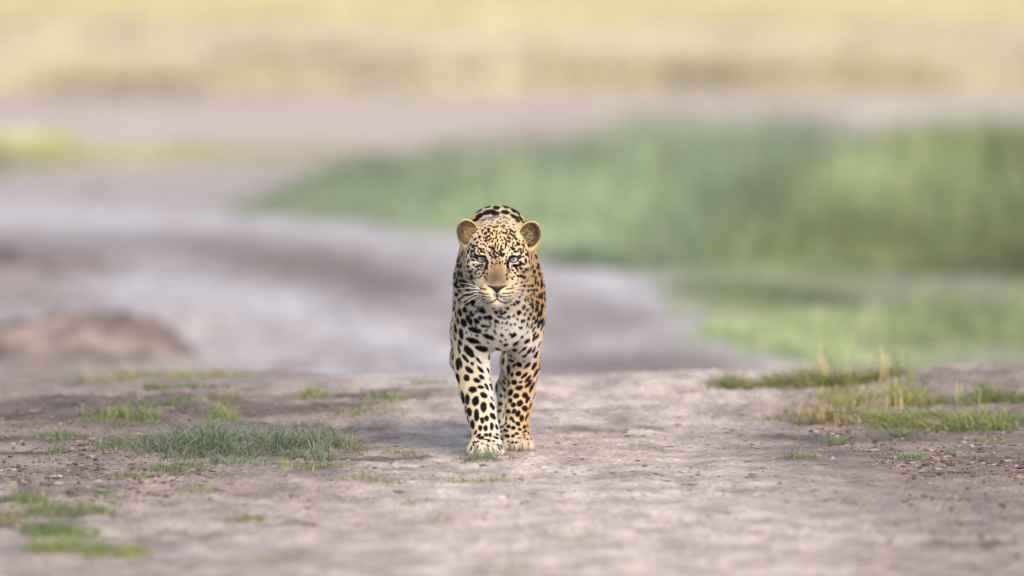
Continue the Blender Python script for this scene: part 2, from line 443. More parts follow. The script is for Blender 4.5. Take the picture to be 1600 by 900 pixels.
G = 'green'
TUFTS = [
    # px, py, half w px, half depth py, height cm, blades, colours, weights, label
    (385, 702, 150, 20, 9.0, 3600, ['grey', 'green', 'pale', 'deep'], [6, 3, 2.5, 1.5], 'broad grey green grass mat, the largest clump beside the leopard'),
    (505, 705, 45, 14, 6.5, 700, ['grey', 'green', 'dry'], [5, 3, 1], 'ragged end of the grey green mat nearest the leopard'),
    (190, 656, 55, 7, 4.6, 650, ['lime', 'green', 'yellow'], [4, 3, 2], 'bright lime tuft standing alone behind the grey green mat'),
    (345, 658, 26, 5, 4.5, 320, ['lime', 'green', 'yellow'], [4, 3, 2], 'small lime tuft just behind the broad grey green mat'),
    (178, 698, 42, 6, 3.6, 330, ['grey', 'green', 'lime'], [3, 3, 1], 'small dark green tuft just left of the broad mat'),
    (265, 735, 58, 5, 2.6, 360, ['green', 'lime', 'olive'], [4, 2, 1], 'flat strip of green grass in front of the broad mat'),
    (203, 748, 34, 4, 2.2, 190, ['olive', 'green', 'lime'], [3, 3, 1], 'thin olive strip of grass in front of the flat green strip'),
    (490, 732, 68, 7, 2.6, 480, ['yellow', 'green', 'pale'], [4, 3, 2], 'yellowish grass strip in front of the broad mat, towards the leopard'),
    (90, 682, 36, 5, 2.6, 190, ['green', 'lime'], [3, 1], 'dim green tuft low on dark soil near the left edge'),
    (88, 708, 18, 3, 2.4, 90, ['green', 'grey'], [3, 1], 'tiny green sprig on dark soil near the left edge'),
    (40, 786, 30, 6, 4.0, 300, ['green', 'lime', 'olive'], [4, 1.5, 1], 'blurred green tuft at the left edge, topmost of the near group'),
    (112, 802, 62, 8, 3.8, 560, ['green', 'olive', 'yellow'], [4, 2, 2], 'blurred long green clump, middle of the near group at left'),
    (88, 836, 52, 7, 4.2, 560, ['green', 'lime'], [4, 2], 'blurred rounded green clump low in the near group at left'),
    (105, 862, 60, 8, 3.8, 560, ['lime', 'green', 'yellow'], [4, 2, 2], 'blurred bright green clump nearest the camera at left'),
    (203, 868, 32, 7, 2.6, 190, ['yellow', 'olive'], [3, 1], 'faint yellow green tuft right of the bright near clump'),
    (388, 818, 36, 6, 2.8, 220, ['olive', 'green'], [2, 3], 'lone blurred olive tuft on the pale foreground soil'),
    (755, 722, 46, 4, 3.0, 420, ['grey', 'green', 'dry', 'pale'], [3, 4, 2, 1], 'short grass right in front of the leopard\'s nearer forepaw'),
    (645, 712, 42, 4, 2.2, 260, ['green', 'grey', 'dry'], [3, 2, 2], 'thin grass sprigs just beside the leopard\'s nearer forepaw'),
    (600, 752, 62, 5, 2.4, 360, ['olive', 'dry', 'yellow', 'green'], [3, 4, 2, 1], 'half dry grass strip in front of and left of the forepaws'),
    (760, 752, 72, 6, 2.4, 520, ['dry', 'olive', 'yellow', 'green'], [5, 3, 2, 2], 'straw coloured grass strip in front of the forepaws'),
    (640, 790, 42, 4, 1.8, 170, ['olive', 'dry', 'green'], [3, 2, 1], 'sparse olive strip in front of the dry grass strips'),
    (890, 846, 42, 4, 1.6, 170, ['olive', 'green'], [2, 2], 'flat olive tuft alone in the pale near foreground'),
    (1003, 684, 22, 3, 1.8, 120, ['green', 'grey'], [3, 2], 'small green tuft on the pale track right of the leopard, upper'),
    (1003, 704, 38, 4, 1.8, 150, ['green', 'grey', 'dry'], [3, 2, 2], 'sparse grass sprigs on the pale track right of the leopard, lower'),
    (1255, 716, 34, 4, 2.6, 230, ['grey', 'green', 'dry'], [3, 3, 3], 'small half dry tuft on dark soil at the right'),
    (1308, 692, 22, 4, 2.6, 160, ['green', 'grey', 'pale'], [3, 2, 1], 'small pale green tuft above the half dry one'),
    (1412, 682, 20, 4, 3.4, 190, ['green', 'grey'], [3, 2], 'compact round tuft just below the grassy bank'),
    (1424, 718, 26, 4, 2.4, 190, ['green', 'grey', 'pale'], [3, 2, 1], 'small round green tuft below the compact round one'),
    (1482, 713, 18, 3, 2.2, 90, ['green', 'olive'], [3, 2], 'tiny green sprig right of the small round tuft'),
    (1558, 690, 45, 5, 2.2, 160, ['olive', 'grey', 'dry'], [3, 2, 3], 'sparse dull sprigs near the right edge'),
    (1300, 655, 90, 5, 4.2, 700, ['olive', 'dry', 'yellow', 'green'], [3, 4, 3, 2], 'dry golden end of the grassy bank, nearest the leopard'),
    (1450, 660, 110, 8, 5.0, 1700, ['green', 'yellow', 'olive', 'dry'], [3, 4, 3, 2], 'dense green front edge of the grassy bank at right'),
    (1560, 662, 70, 7, 4.8, 900, ['green', 'yellow', 'olive'], [3, 4, 2], 'dense green clump of the bank at the right edge'),
    (1370, 628, 90, 8, 5.5, 900, ['yellow', 'dry', 'olive'], [4, 3, 2], 'yellow middle of the grassy bank at right'),
    (1540, 625, 75, 5, 4.8, 700, ['olive', 'green', 'yellow'], [3, 3, 2], 'olive row of grass behind the bank near the right edge'),
    (1150, 604, 55, 5, 4.6, 600, ['olive', 'green', 'yellow'], [3, 2, 2], 'olive grass at the lip of the rise where the bank begins'),
    (1310, 596, 110, 7, 7.5, 1300, ['yellow', 'olive', 'dry', 'green'], [4, 3, 2, 2], 'tall yellow green grass on the lip of the rise at right'),
    (270, 607, 42, 4, 3.8, 350, ['green', 'lime'], [3, 2], 'green tuft on the lip of the rise at left'),
    (262, 630, 42, 4, 2.4, 200, ['green', 'lime'], [3, 2], 'dim green strip below the tuft on the left lip'),
    (350, 626, 46, 4, 2.6, 220, ['olive', 'green', 'yellow'], [3, 2, 1], 'dim olive strip right of the dim green strip'),
    (488, 621, 32, 4, 3.0, 260, ['yellow', 'olive', 'green'], [3, 2, 2], 'small yellow green tuft between the left lip and the leopard'),
    (605, 628, 48, 4, 3.0, 360, ['yellow', 'green', 'olive'], [3, 2, 2], 'yellow green tuft left of the leopard\'s legs, upper of two'),
    (562, 650, 66, 5, 3.0, 460, ['yellow', 'dry', 'green'], [3, 2, 2], 'yellow green strip left of the leopard\'s legs, lower of two'),
    (668, 602, 34, 3, 2.4, 200, ['olive', 'green'], [3, 2], 'thin olive strip just behind the leopard on the lip of the rise'),
    (14, 812, 30, 6, 3.2, 200, ['olive', 'dry', 'green'], [3, 2, 2], 'dull olive tuft cut by the left edge, beside the long green clump'),
    (310, 772, 28, 5, 2.4, 150, ['yellow', 'green', 'dry'], [3, 2, 2], 'small yellow green sprig on bare soil below the flat green strip'),
    (160, 776, 26, 4, 2.0, 110, ['green', 'olive'], [2, 2], 'faint small sprig above the near group at left'),
    (415, 880, 30, 5, 2.0, 110, ['olive', 'dry'], [2, 1], 'blurred dull patch of grass at the bottom, left of centre'),
    (800, 888, 30, 5, 2.0, 110, ['olive', 'dry'], [2, 1], 'blurred dull patch of grass at the bottom centre'),
    (680, 816, 40, 4, 1.6, 110, ['dry', 'olive'], [2, 1], 'faint dry strip in the pale centre foreground'),
    (800, 716, 30, 3, 1.6, 90, ['green', 'dry'], [2, 1], 'few thin sprigs just beside the leopard\'s farther forepaw'),
    (60, 588, 80, 6, 5.0, 170, ['dry', 'yellow', 'olive'], [4, 2, 2], 'blurred straw coloured grass beyond the rise, close to the left edge'),
    (330, 590, 60, 5, 4.5, 170, ['yellow', 'dry', 'lime'], [4, 3, 1], 'blurred yellow grass patch beyond the rise, above the left lip tuft'),
    (205, 592, 90, 7, 5.0, 330, ['yellow', 'dry', 'lime', 'pale'], [4, 4, 1, 2], 'blurred yellowish grass row beyond the left lip of the rise'),
]
for k, (px, py, hw, hd, hc, n, nm, wt, lab) in enumerate(TUFTS):
    tuft(px, py, hw, hd, hc, int(n * 1.9 * (1.5 if px > 1090 and py < 670 else 1)), nm + ['dry'], wt + [sum(wt) * .22], lab, seed=100 + k)

def stalks(px, py, n, hw, hcm, label, seed):
    r = np.random.default_rng(seed)
    X0, Y0 = ground_at(px, py)
    x = X0 + r.uniform(-1, 1, n) * hw * Y0 / FPX; y = Y0 + r.uniform(-.4, .4, n)
    P = np.stack([x, y, H(x, y) - .004], 1)
    o = grass_object('grass_stalks', P, hcm / 100 * r.uniform(.6, 1.1, n), r.uniform(.004, .007, n), r.uniform(.05, .5, n), ['dry', 'yellow', 'pale'], [3, 2, 2], seed, origin=tuple(P[0]))
    return tag(o, label, 'grass stalks', 'tall stalks on the right bank', 'stuff')
stalks(1300, 592, 26, 30, 13, 'thin tall straw stalks rising from the lip of the rise at right', 71)
stalks(1400, 592, 26, 40, 11, 'tall blurred straw stalks further right along the lip', 72)
stalks(1450, 640, 30, 110, 8, 'thin pale stalks poking out of the green bank at right', 73)

# loose sprigs, straw and runners all over the near ground (uncountable)
r = np.random.default_rng(5)
n = 11000
sy = r.uniform(25.2, 34.4, n); sx = r.uniform(-1, 1, n) * sy / FPX * 860
keep = (fbm2(sx, sy * .6, 2.4, 3) + 0.16 * np.abs(sx) > r.uniform(.08, .5, n))
sx, sy = sx[keep], sy[keep]; n = len(sx)
P = np.stack([sx, sy, H(sx, sy) - .002], 1)
ex = []
for k, (px, py, hw, hd, hc, nb, nm, wt, lab) in enumerate(TUFTS):                 # stragglers creeping out from every tuft
    a0, b0 = ground_at(px, py); m = int(14 + hw * 1.1)
    if b0 < 36:
        ex.append(np.stack([a0 + r.normal(0, .95, m) * hw * b0 / FPX, b0 + r.normal(0, 1.1, m) * (hd + 3) * b0 * b0 / (FPX * CAM_H)], 1))
ex = np.concatenate(ex)
P = np.concatenate([P, np.stack([ex[:, 0], ex[:, 1], H(ex[:, 0], ex[:, 1]) - .002], 1)]); n = len(P)
o = grass_object('grass_sprigs', P, r.uniform(.005, .022, n), r.uniform(.0012, .0028, n), r.uniform(.6, 3.5, n), ['green', 'dry', 'olive', 'grey'], [1.5, 4, 2.5, 1.5], 51)
tag(o, 'scattered tiny sprigs and straw all over the near soil', 'grass', kind='stuff')

# tall lush grass in the hollow at right and the shorter edge in front of it
def field(name, poly_base, poly_top, n, hfun, names, weights, seed, label, wmm=(6, 13), lean=(.05, .55)):
    r = np.random.default_rng(seed)
    px = r.uniform(poly_base[0][0], poly_base[-1][0], n)
    y0 = np.interp(px, [p[0] for p in poly_base], [p[1] for p in poly_base])
    y1 = np.interp(px, [p[0] for p in poly_top], [p[1] for p in poly_top])
    y = y0 + (y1 - y0) * (r.random(n) ** 1.6 - .04) - r.exponential(.7, n) * (r.random(n) < .3) + 1.6 * fbm2(px * .012, px * 0 + seed, 1.0, 3)
    x = (px - 800) / FPX * y
    y = y + r.normal(0, .25, n)
    den = fbm2(x, y * .7, 1.0, 3)
    ok = den > -0.28 + (.22 * (1 - smooth(360, 760, px)) if name == 'tall_grass' else 0)
    x, y, px, den = x[ok], y[ok], px[ok], den[ok]
    P = np.stack([x, y, H(x, y, False) - .02], 1)
    ris = .45 + .55 * smooth(-.5, 6.0, y - np.interp(px, [p[0] for p in poly_base], [p[1] for p in poly_base])) if name == 'tall_grass' else 1.0
    h = ris * hfun(px, y) * r.uniform(.55, 1.15, len(x)) * np.clip(1 + 2.2 * den + 1.2 * fbm2(x + 9, y * .3, .45, 2), .25, 1.6)
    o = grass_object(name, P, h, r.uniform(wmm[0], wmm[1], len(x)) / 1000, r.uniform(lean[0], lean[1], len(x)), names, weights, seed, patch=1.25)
    return tag(o, label, 'grass', kind='stuff')

BASE = [(350, 68.5), (560, 66.0), (700, 65.0), (860, 60.6), (1000, 57.4), (1200, 55.4), (1400, 55.0), (1750, 54.5)]
TOP = [(350, 70.0), (560, 77.0), (700, 82.0), (860, 86.0), (1000, 88.0), (1200, 88.0), (1750, 88.0)]
field('tall_grass', BASE, TOP, 46000, lambda px, y: np.interp(px, [350, 600, 900, 1200, 1700], [.08, .20, .28, .33, .32]), ['deep', 'mist', 'grey', 'pale'], [4, 5, 3, 3], 61,
      'tall lush green grass filling the hollow behind the leopard at right')
field('tall_grass', [(1040, 58.5), (1200, 56.0), (1400, 54.2), (1750, 53.5)], [(1040, 60.0), (1200, 66.0), (1400, 72.0), (1750, 78.0)], 16000, lambda px, y: np.interp(px, [1040, 1200, 1400, 1700], [.08, .24, .40, .46]),
      ['lime', 'pale', 'yellow', 'mist', 'straw'], [4, 4, 3, 6, 1], 62, 'yellow green tall grass at the right edge of the hollow')
field('short_grass', [(960, 58.8), (1010, 55.5), (1070, 52.0), (1140, 49.6), (1220, 47.8), (1330, 45.8), (1750, 44.8)], [(960, 59.2), (1060, 60.0), (1200, 62.0), (1330, 64.0), (1750, 64.0)], 42000,
      lambda px, y: np.interp(px, [960, 1100, 1250, 1700], [.03, .07, .11, .15]), ['pale', 'mist', 'lime', 'deep', 'dry'], [4, 5, 2, 2, 1], 63, 'shorter pale grass in front of the tall grass, at the track edge', wmm=(4, 9))
field('far_grass', [(-250, 118), (1850, 118)], [(-250, 240), (1850, 240)], 26000, lambda px, y: .22 + 0 * px, ['dry', 'straw', 'yellow'], [3, 5, 1], 64, 'dry beige grass of the far plain', wmm=(12, 30))
field('far_grass', [(-250, 116), (1850, 119)], [(-250, 124), (1850, 127)], 2600, lambda px, y: .22 + 0 * px, ['olive', 'yellow', 'dry'], [3, 2, 4], 66, 'olive grass line along the near edge of the far plain', wmm=(12, 26))
field('far_grass', [(-250, 81), (120, 81), (560, 84)], [(-250, 88), (120, 88), (560, 87)], 9000, lambda px, y: np.interp(px, [-250, 80, 160, 560], [.16, .16, .07, .03]), ['yellow', 'straw', 'olive'], [3, 4, 3], 65,
      'yellow green grass strip across the pink flat at far left', wmm=(6, 14))

# ------------------------------------------------------------------ clods, pebbles and droppings
ICO_V = np.array([(-1, 1.618, 0), (1, 1.618, 0), (-1, -1.618, 0), (1, -1.618, 0), (0, -1, 1.618), (0, 1, 1.618), (0, -1, -1.618), (0, 1, -1.618), (1.618, 0, -1), (1.618, 0, 1),
                  (-1.618, 0, -1), (-1.618, 0, 1)]) / 1.9
ICO_F = np.array([(0, 11, 5), (0, 5, 1), (0, 1, 7), (0, 7, 10), (0, 10, 11), (1, 5, 9), (5, 11, 4), (11, 10, 2), (10, 7, 6), (7, 1, 8), (3, 9, 4), (3, 4, 2), (3, 2, 6), (3, 6, 8),
                  (3, 8, 9), (4, 9, 5), (2, 4, 11), (6, 2, 10), (8, 6, 7), (9, 8, 1)])
r = np.random.default_rng(11)
n = 16000
cy = np.where(r.random(n) < .6, r.normal(31.0, 1.2, n), r.uniform(25.2, 34.6, n)); cx = r.uniform(-1, 1, n) * cy / FPX * 860
s = 0.0014 + 0.0045 * r.random(n) ** 6 + .0012 * r.random(n)
clump = fbm2(cx + 4, cy * .5, 1.6, 3)
ok = clump > r.uniform(-.45, .4, n)
cx, cy, s = cx[ok], cy[ok], s[ok]; n = len(s)
V = ICO_V[None] * (s[:, None, None] * r.uniform(.7, 1.35, (n, 12, 1))) * np.stack([1.2 + 2.5 * r.random(n) ** 4, 1.2 + 1.5 * r.random(n) ** 3, np.full(n, .75)], 1)[:, None, :]
V[:, :, 0] += cx[:, None]; V[:, :, 1] += cy[:, None]; V[:, :, 2] += (H(cx, cy) + .25 * s + .0015)[:, None]
F = (ICO_F[None] + (np.arange(n) * 12)[:, None, None]).reshape(-1, 3)
tones = np.array([(.10, .07, .062), (.20, .15, .14), (.30, .24, .22), (.06, .042, .036)])[r.choice(4, n, p=[.4, .3, .1, .2])]
o = link(bpy.data.objects.new('gravel', mesh_np('gravel', V.reshape(-1, 3), [F], np.repeat(tones, 12, 0), False)))
o.data.materials.append(M_STONE)
tag(o, 'fine crumbs and pebbles strewn over the soil', 'gravel', kind='stuff')

def clod(px, py, r_px, label, seed):
    r = np.random.default_rng(seed)
    X0, Y0 = ground_at(px, py)
    m = bpy.data.meshes.new('earth_clod')
    v = ICO_V.copy(); f = ICO_F
    for _ in range(2):                                            # subdivide and roughen
        e = {}; nv = list(map(tuple, v)); nf = []
        def mid(a, b):
            k = (min(a, b), max(a, b))
            if k not in e:
                e[k] = len(nv); nv.append(tuple((np.array(nv[a]) + np.array(nv[b])) / 2))
            return e[k]
        for a, b, c in f:
            ab, bc, ca = mid(a, b), mid(b, c), mid(c, a)
            nf += [(a, ab, ca), (b, bc, ab), (c, ca, bc), (ab, bc, ca)]
        v, f = np.array(nv), np.array(nf)
        v = v / np.linalg.norm(v, axis=1)[:, None] * (1 + r.normal(0, .10, len(v)))[:, None]
    R = r_px * Y0 / FPX
    v = v * R * np.array([1.2, 1.1, .75])
    c = np.array([.10, .066, .055]) * r.uniform(.7, 1.5, (len(v), 1))
    o = link(bpy.data.objects.new('earth_clod', mesh_np('earth_clod', v, [f], c, False)))
    o.location = (X0, Y0, float(H(np.array([X0]), np.array([Y0]))[0]) + R * .35)
    o.data.materials.append(M_STONE)
    tag(o, label, 'clod', 'dark clods lying on the soil')
for k, (a, b, c, lab) in enumerate([
        (1219, 759, 4.6, 'dark clod alone on the pale soil right of the leopard'), (1462, 724, 4.2, 'dark clod just below the small tufts at the right'),
        (1583, 748, 6.0, 'broad dark clod close to the right edge'), (1525, 746, 5.5, 'flat brown clod left of the broad one at the right edge'),
        (1132, 704, 3.2, 'small dark clod on the pale track right of the leopard'), (1108, 685, 3.0, 'tiny dark clod on the track, behind the small one'),
        (1545, 860, 6.5, 'blurred dark clod in the near right corner'), (458, 779, 7.0, 'reddish brown clod left of the dry grass strips'),
        (482, 782, 4.0, 'small clod beside the reddish brown one'), (478, 800, 6.0, 'blurred brown clod below the reddish brown one'),
        (334, 606, 5.5, 'dark lump on the lip of the rise at left'), (1165, 692, 3.4, 'small clod halfway to the half dry tuft at right'),
        (626, 774, 5.0, 'dark low clod below the half dry grass strip'), (957, 742, 4.0, 'flat dark clod on the pale track below the sprigs')]):
    clod(a, b, c, lab, 300 + k)

# ------------------------------------------------------------------ the leopard
# one implicit surface (smoothly joined ellipsoids and tapered limbs), meshed as one continuous body
PXM = LY / FPX                                                    # metres per photo pixel at the leopard

def L(px, py, y):
    """local point: x to the side, y behind the nearer forepaw, z above the ground"""
    D = LY + y
    return np.array([(px - 800) / FPX * D - LX, y, CAM_H - (py - HORIZON) * D / FPX])

ax = np.arange(-0.178, 0.180, 0.0020)
ay = np.concatenate([np.arange(-0.25, 0.30, 0.0022), np.arange(0.30, 0.62, 0.004), np.arange(0.62, 1.62, 0.009)])
az = np.arange(-0.008, 0.735, 0.0021)
D = np.full((len(ax), len(ay), len(az)), 0.12, np.float32)

def _box(lo, hi, m):
    s = []
    for a, l_, h_ in zip((ax, ay, az), lo, hi):
        s.append(slice(np.searchsorted(a, l_ - m), np.searchsorted(a, h_ + m)))
    return tuple(s)

def _grid(s):
    return (ax[s[0]][:, None, None].astype(np.float32), ay[s[1]][None, :, None].astype(np.float32), az[s[2]][None, None, :].astype(np.float32))

def _join(s, d, k, op):
    a = D[s]
    if op == 'add':
        h = np.clip(.5 + .5 * (a - d) / k, 0, 1)
        D[s] = a + (d - a) * h - k * h * (1 - h)
    else:                                                          # smooth cut
        h = np.clip(.5 - .5 * (a + d) / k, 0, 1)
        D[s] = a + (-d - a) * h + k * h * (1 - h)

def rot(rx=0, ry=0, rz=0):
    rx, ry, rz = map(math.radians, (rx, ry, rz))
    cx_, sx_, cy_, sy_, cz_, sz_ = math.cos(rx), math.sin(rx), math.cos(ry), math.sin(ry), math.cos(rz), math.sin(rz)
    A = np.array([[1, 0, 0], [0, cx_, -sx_], [0, sx_, cx_]]); B = np.array([[cy_, 0, sy_], [0, 1, 0], [-sy_, 0, cy_]]); C_ = np.array([[cz_, -sz_, 0], [sz_, cz_, 0], [0, 0, 1]])
    return C_ @ B @ A

def ell(c, r, k=.015, op='add', R=None):
    """ellipsoid, r = (rx px, ry metres, rz px)"""
    r = np.array([r[0] * PXM, r[1], r[2] * PXM])
    m = .055 if op == 'add' else .02
    e = r if R is None else np.full(3, r.max())
    s = _box(c - e, c + e, m)
    x, y, z = _grid(s)
    x, y, z = x - c[0], y - c[1], z - c[2]
    if R is not None:
        Q = R.T
        x, y, z = Q[0, 0] * x + Q[0, 1] * y + Q[0, 2] * z, Q[1, 0] * x + Q[1, 1] * y + Q[1, 2] * z, Q[2, 0] * x + Q[2, 1] * y + Q[2, 2] * z
    k0 = np.sqrt((x / r[0]) ** 2 + (y / r[1]) ** 2 + (z / r[2]) ** 2)
    k1 = np.sqrt((x / r[0] ** 2) ** 2 + (y / r[1] ** 2) ** 2 + (z / r[2] ** 2) ** 2) + 1e-6
    _join(s, (k0 * (k0 - 1) / k1).astype(np.float32), k, op)

def limb(pts, k=.02, op='add', sy=1.0):
    """chain of tapered capsules; pts = [(px, py, y, r px)], sy stretches the section front to back"""
    for (p0, p1) in zip(pts[:-1], pts[1:]):
        a, b = L(*p0[:3]), L(*p1[:3]); ra, rb = p0[3] * PXM, p1[3] * PXM
        m = .055 if op == 'add' else .02
        ms = max(ra, rb) * max(1, sy)
        s = _box(np.minimum(a, b) - ms, np.maximum(a, b) + ms, m)
        x, y, z = _grid(s)
        w = np.array([1, 1 / sy, 1]); ba = (b - a) * w
        X_, Y_, Z_ = x - a[0], (y - a[1]) / sy, z - a[2]
        h = np.clip((X_ * ba[0] + Y_ * ba[1] + Z_ * ba[2]) / (ba @ ba), 0, 1)
        d = np.sqrt((X_ - h * ba[0]) ** 2 + (Y_ - h * ba[1]) ** 2 + (Z_ - h * ba[2]) ** 2) - (ra + (rb - ra) * h)
        _join(s, d.astype(np.float32), k, op)

C0 = 777.0
# trunk
ell(L(778, 432, .42), (54, .26, 100), .035)
ell(L(778, 442, .72), (53, .34, 90), .045)
ell(L(778, 428, 1.02), (50, .24, 90), .045)
ell(L(777, 355, .40), (44, .14, 32), .04)                         # withers
# neck and chest
limb([(777, 412, .06, 44), (778, 434, .24, 60), (779, 450, .40, 62)], .04)
limb([(777, 388, .06, 43), (777, 394, .22, 55)], .04)
ell(L(781, 480, .20), (52, .14, 62), .035)
ell(L(782, 512, .22), (34, .11, 33), .03)
# shoulders
ell(L(744, 480, .26), (32, .13, 86), .03)
ell(L(817, 482, .34), (35, .13, 84), .03)
# forelegs: the nearer one swings forward, the other bears the weight further back
limb([(737, 520, .25, 28), (737, 572, .20, 26), (743.5, 612, .16, 23), (751.5, 645, .11, 20.5), (758, 672, .08, 18.8), (760, 690, .06, 20)], .02)
limb([(818, 525, .38, 27), (818, 575, .40, 22.5), (814, 607, .39, 20), (810, 640, .37, 18.2), (807, 672, .36, 17.2), (807, 684, .35, 18)], .02)

def paw(px, py, y, s, turn=0, k=.0055):
    ell(L(px, py - 16 * s, y + .035), (27 * s, .055, 15.5 * s), .02)
    ell(L(px, py - 10 * s, y + .02), (29.5 * s, .055, 11 * s), .012)
    for dx, dy, h in ((-21, .012, 11.5), (-8, -.014, 13), (7.5, -.014, 13), (20.5, .010, 11.5)):
        ell(L(px + dx * s + turn, py - h * s, y - .012 + dy), (8.9 * s, .032, h * s), k)
paw(758.5, 717, .020, 1.0)
paw(810.5, 708, .320, .86)
# hind legs, half hidden behind the forelegs
limb([(742, 430, 1.02, 34), (732, 520, .93, 26), (724, 562, .90, 18), (740, 612, 1.10, 13), (755, 662, 1.10, 13), (757, 676, 1.07, 14)], .03, sy=1.25)
limb([(811, 430, .98, 34), (814, 520, .86, 28), (804, 566, .82, 19), (791, 606, 1.02, 13.5), (788, 660, 1.02, 12.5), (792, 680, .98, 14)], .03, sy=1.25)
paw(758, 685.5, 1.05, .75)
paw(798, 689, .95, .76)
# tail hanging behind
limb([(778, 400, 1.20, 18), (768, 440, 1.33, 14), (748, 520, 1.40, 12), (742, 590, 1.44, 11), (745, 630, 1.50, 11), (748, 632, 1.56, 10)], .02)

# head
ell(L(C0, 396, -.005), (47, .090, 45), .03)                       # skull
ell(L(C0, 379, -.030), (38, .058, 24), .02)                        # forehead
for s in (-1, 1):
    ell(L(C0 + s * 30, 416, -.008), (19, .062, 32), .018)           # cheek ruff
    ell(L(C0 + s * 31, 412, -.062), (16, .026, 14), .012)          # cheekbone
    ell(L(C0 + s * 18, 444, -.060), (17, .070, 24), .018)           # jaw muscle
limb([(C0, 388, -.070, 21), (C0, 412, -.110, 19.5), (C0, 440, -.166, 16.5)], .014)     # bridge of the nose
ell(L(C0, 452, -.120), (27, .062, 23), .015)                       # muzzle core
for s in (-1, 1):
    ell(L(C0 + s * 13, 457, -.160), (16, .040, 14.5), .007)        # whisker pads
    ell(L(C0 + s * 24, 392.5, -.088), (18, .022, 6.5), .008)       # brow
ell(L(C0, 470, -.150), (15, .036, 10.5), .009)                     # chin
limb([(C0, 467, -.13, 15), (C0, 452, -.02, 26)], .015)              # lower jaw
# nose pad
ell(L(C0, 449.5, -.190), (14.5, .014, 6), .006)
ell(L(C0, 455, -.193), (7, .012, 6), .005)
# eye sockets, nostrils, mouth
EARS = [(-1, 731.5, 364.5), (1, 827.5, 367.5)]
EYES = [(752.6, 404.2), (802.3, 404.6)]
EYE_Y = -.0865
for s, (ex, ey) in zip((-1, 1), EYES):
    ell(L(ex, ey, EYE_Y - .012), (8.2, .019, 5.6), .007, 'cut')
    limb([(C0 + s * 12.5, 449.5, -.196, 1.6), (C0 + s * 8, 453.5, -.206, 1.6)], .004, 'cut')
    limb([(C0, 466.5, -.200, 1.3), (C0 + s * 5, 470, -.195, 1.3), (C0 + s * 14, 472.2, -.182, 1.3), (C0 + s * 22, 469, -.160, 1.3), (C0 + s * 28, 465, -.135, 1.2)], .004, 'cut')
limb([(C0, 459, -.207, 1.0), (C0, 467, -.203, 1.0)], .004, 'cut')
# eyelids close round the eyeball
for s, (ex, ey) in zip((-1, 1), EYES):
    ell(L(ex, ey - 5.6, EYE_Y - .009), (12.0, .014, 3.2), .004, R=rot(0, -6 * s, 0))
    ell(L(ex, ey + 6.6, EYE_Y - .002), (10, .009, 2.2), .004)
# ears: round cups
for s, cx, cy_ in EARS:
    R = rot(0, s * 24, -s * 18)
    c = L(cx, cy_, .045)
    ell(c, (17.8, .022, 23.2), .008, R=R)
    limb([(cx, cy_ + 4, .045, 13), (cx - s * 1, cy_ + 20, .035, 8)], .012)
    limb([(C0 + s * 34, 384, .04, 13), (cx + s * -3, cy_ + 12, .045, 14)], .015)
    ell(c + R @ np.array([0.001 * s, -.018, .001]), (16.2, .022, 21.5), .003, 'cut', R=R)
    ell(c + R @ np.array([-.012 * s, -.016, -.030]), (9, .010, 9), .008, R=R)       # inner lower fold

def surface_nets(Dm):
    ins = Dm < 0
    n0, n1, n2 = Dm.shape
    cnt = np.zeros((n0 - 1, n1 - 1, n2 - 1), np.uint8)
    for i in (0, 1):
        for j in (0, 1):
            for k in (0, 1):
                cnt += ins[i:n0 - 1 + i, j:n1 - 1 + j, k:n2 - 1 + k]
    act = np.argwhere((cnt > 0) & (cnt < 8))
    idm = np.full(cnt.shape, -1, np.int32)
    idm[tuple(act.T)] = np.arange(len(act))
    del cnt
    I, J, K = act.T
    val = {}; 
    for i in (0, 1):
        for j in (0, 1):
            for k in (0, 1):
                val[i, j, k] = Dm[I + i, J + j, K + k]
    acc = np.zeros((len(act), 3), np.float32); num = np.zeros(len(act), np.float32)
    cs = list(val)
    for a in cs:
        for b in cs:
            if a < b and sum(abs(p - q) for p, q in zip(a, b)) == 1:
                va, vb = val[a], val[b]
                m = (va < 0) != (vb < 0)
                t = np.where(m, va / np.where(m, va - vb, 1), 0)
                pt = np.stack([a[q] + t * (b[q] - a[q]) for q in range(3)], 1)
                acc += pt * m[:, None]; num += m
    fr = acc / num[:, None]
    out = np.empty_like(fr)
    for q, (A, ii) in enumerate(zip((ax, ay, az), (I, J, K))):
        out[:, q] = A[ii] + fr[:, q] * (A[ii + 1] - A[ii])
    quads = []
    for q in range(3):
        sl0 = [slice(1, -1)] * 3; sl1 = [slice(1, -1)] * 3
        sl0[q] = slice(0, -1); sl1[q] = slice(1, None)
        a, b = ins[tuple(sl0)], ins[tuple(sl1)]
        e = np.argwhere(a != b)
        flip = a[tuple(e.T)]
        e = e + 1
        e[:, q] -= 1
        u, v = (q + 1) % 3, (q + 2) % 3
        du = np.zeros(3, int); du[u] = 1
        dv = np.zeros(3, int); dv[v] = 1
        g = [idm[tuple((e - o_).T)] for o_ in (du + dv, dv, 0 * du, du)]
        Q = np.stack(g, 1)
        Q[~flip] = Q[~flip][:, ::-1]
        quads.append(Q)
    return out, np.concatenate(quads)

bv, bq = surface_nets(D)
del D
keep_q = (bq >= 0).all(1)
bq = bq[keep_q]

def normals(v, q):
    fn = np.cross(v[q[:, 2]] - v[q[:, 0]], v[q[:, 3]] - v[q[:, 1]])
    vn = np.zeros_like(v)
    for k in range(4):
        for c in range(3):
            vn[:, c] += np.bincount(q[:, k], fn[:, c], len(v))
    return vn / (np.linalg.norm(vn, axis=1)[:, None] + 1e-9), np.linalg.norm(fn, axis=1) * .5
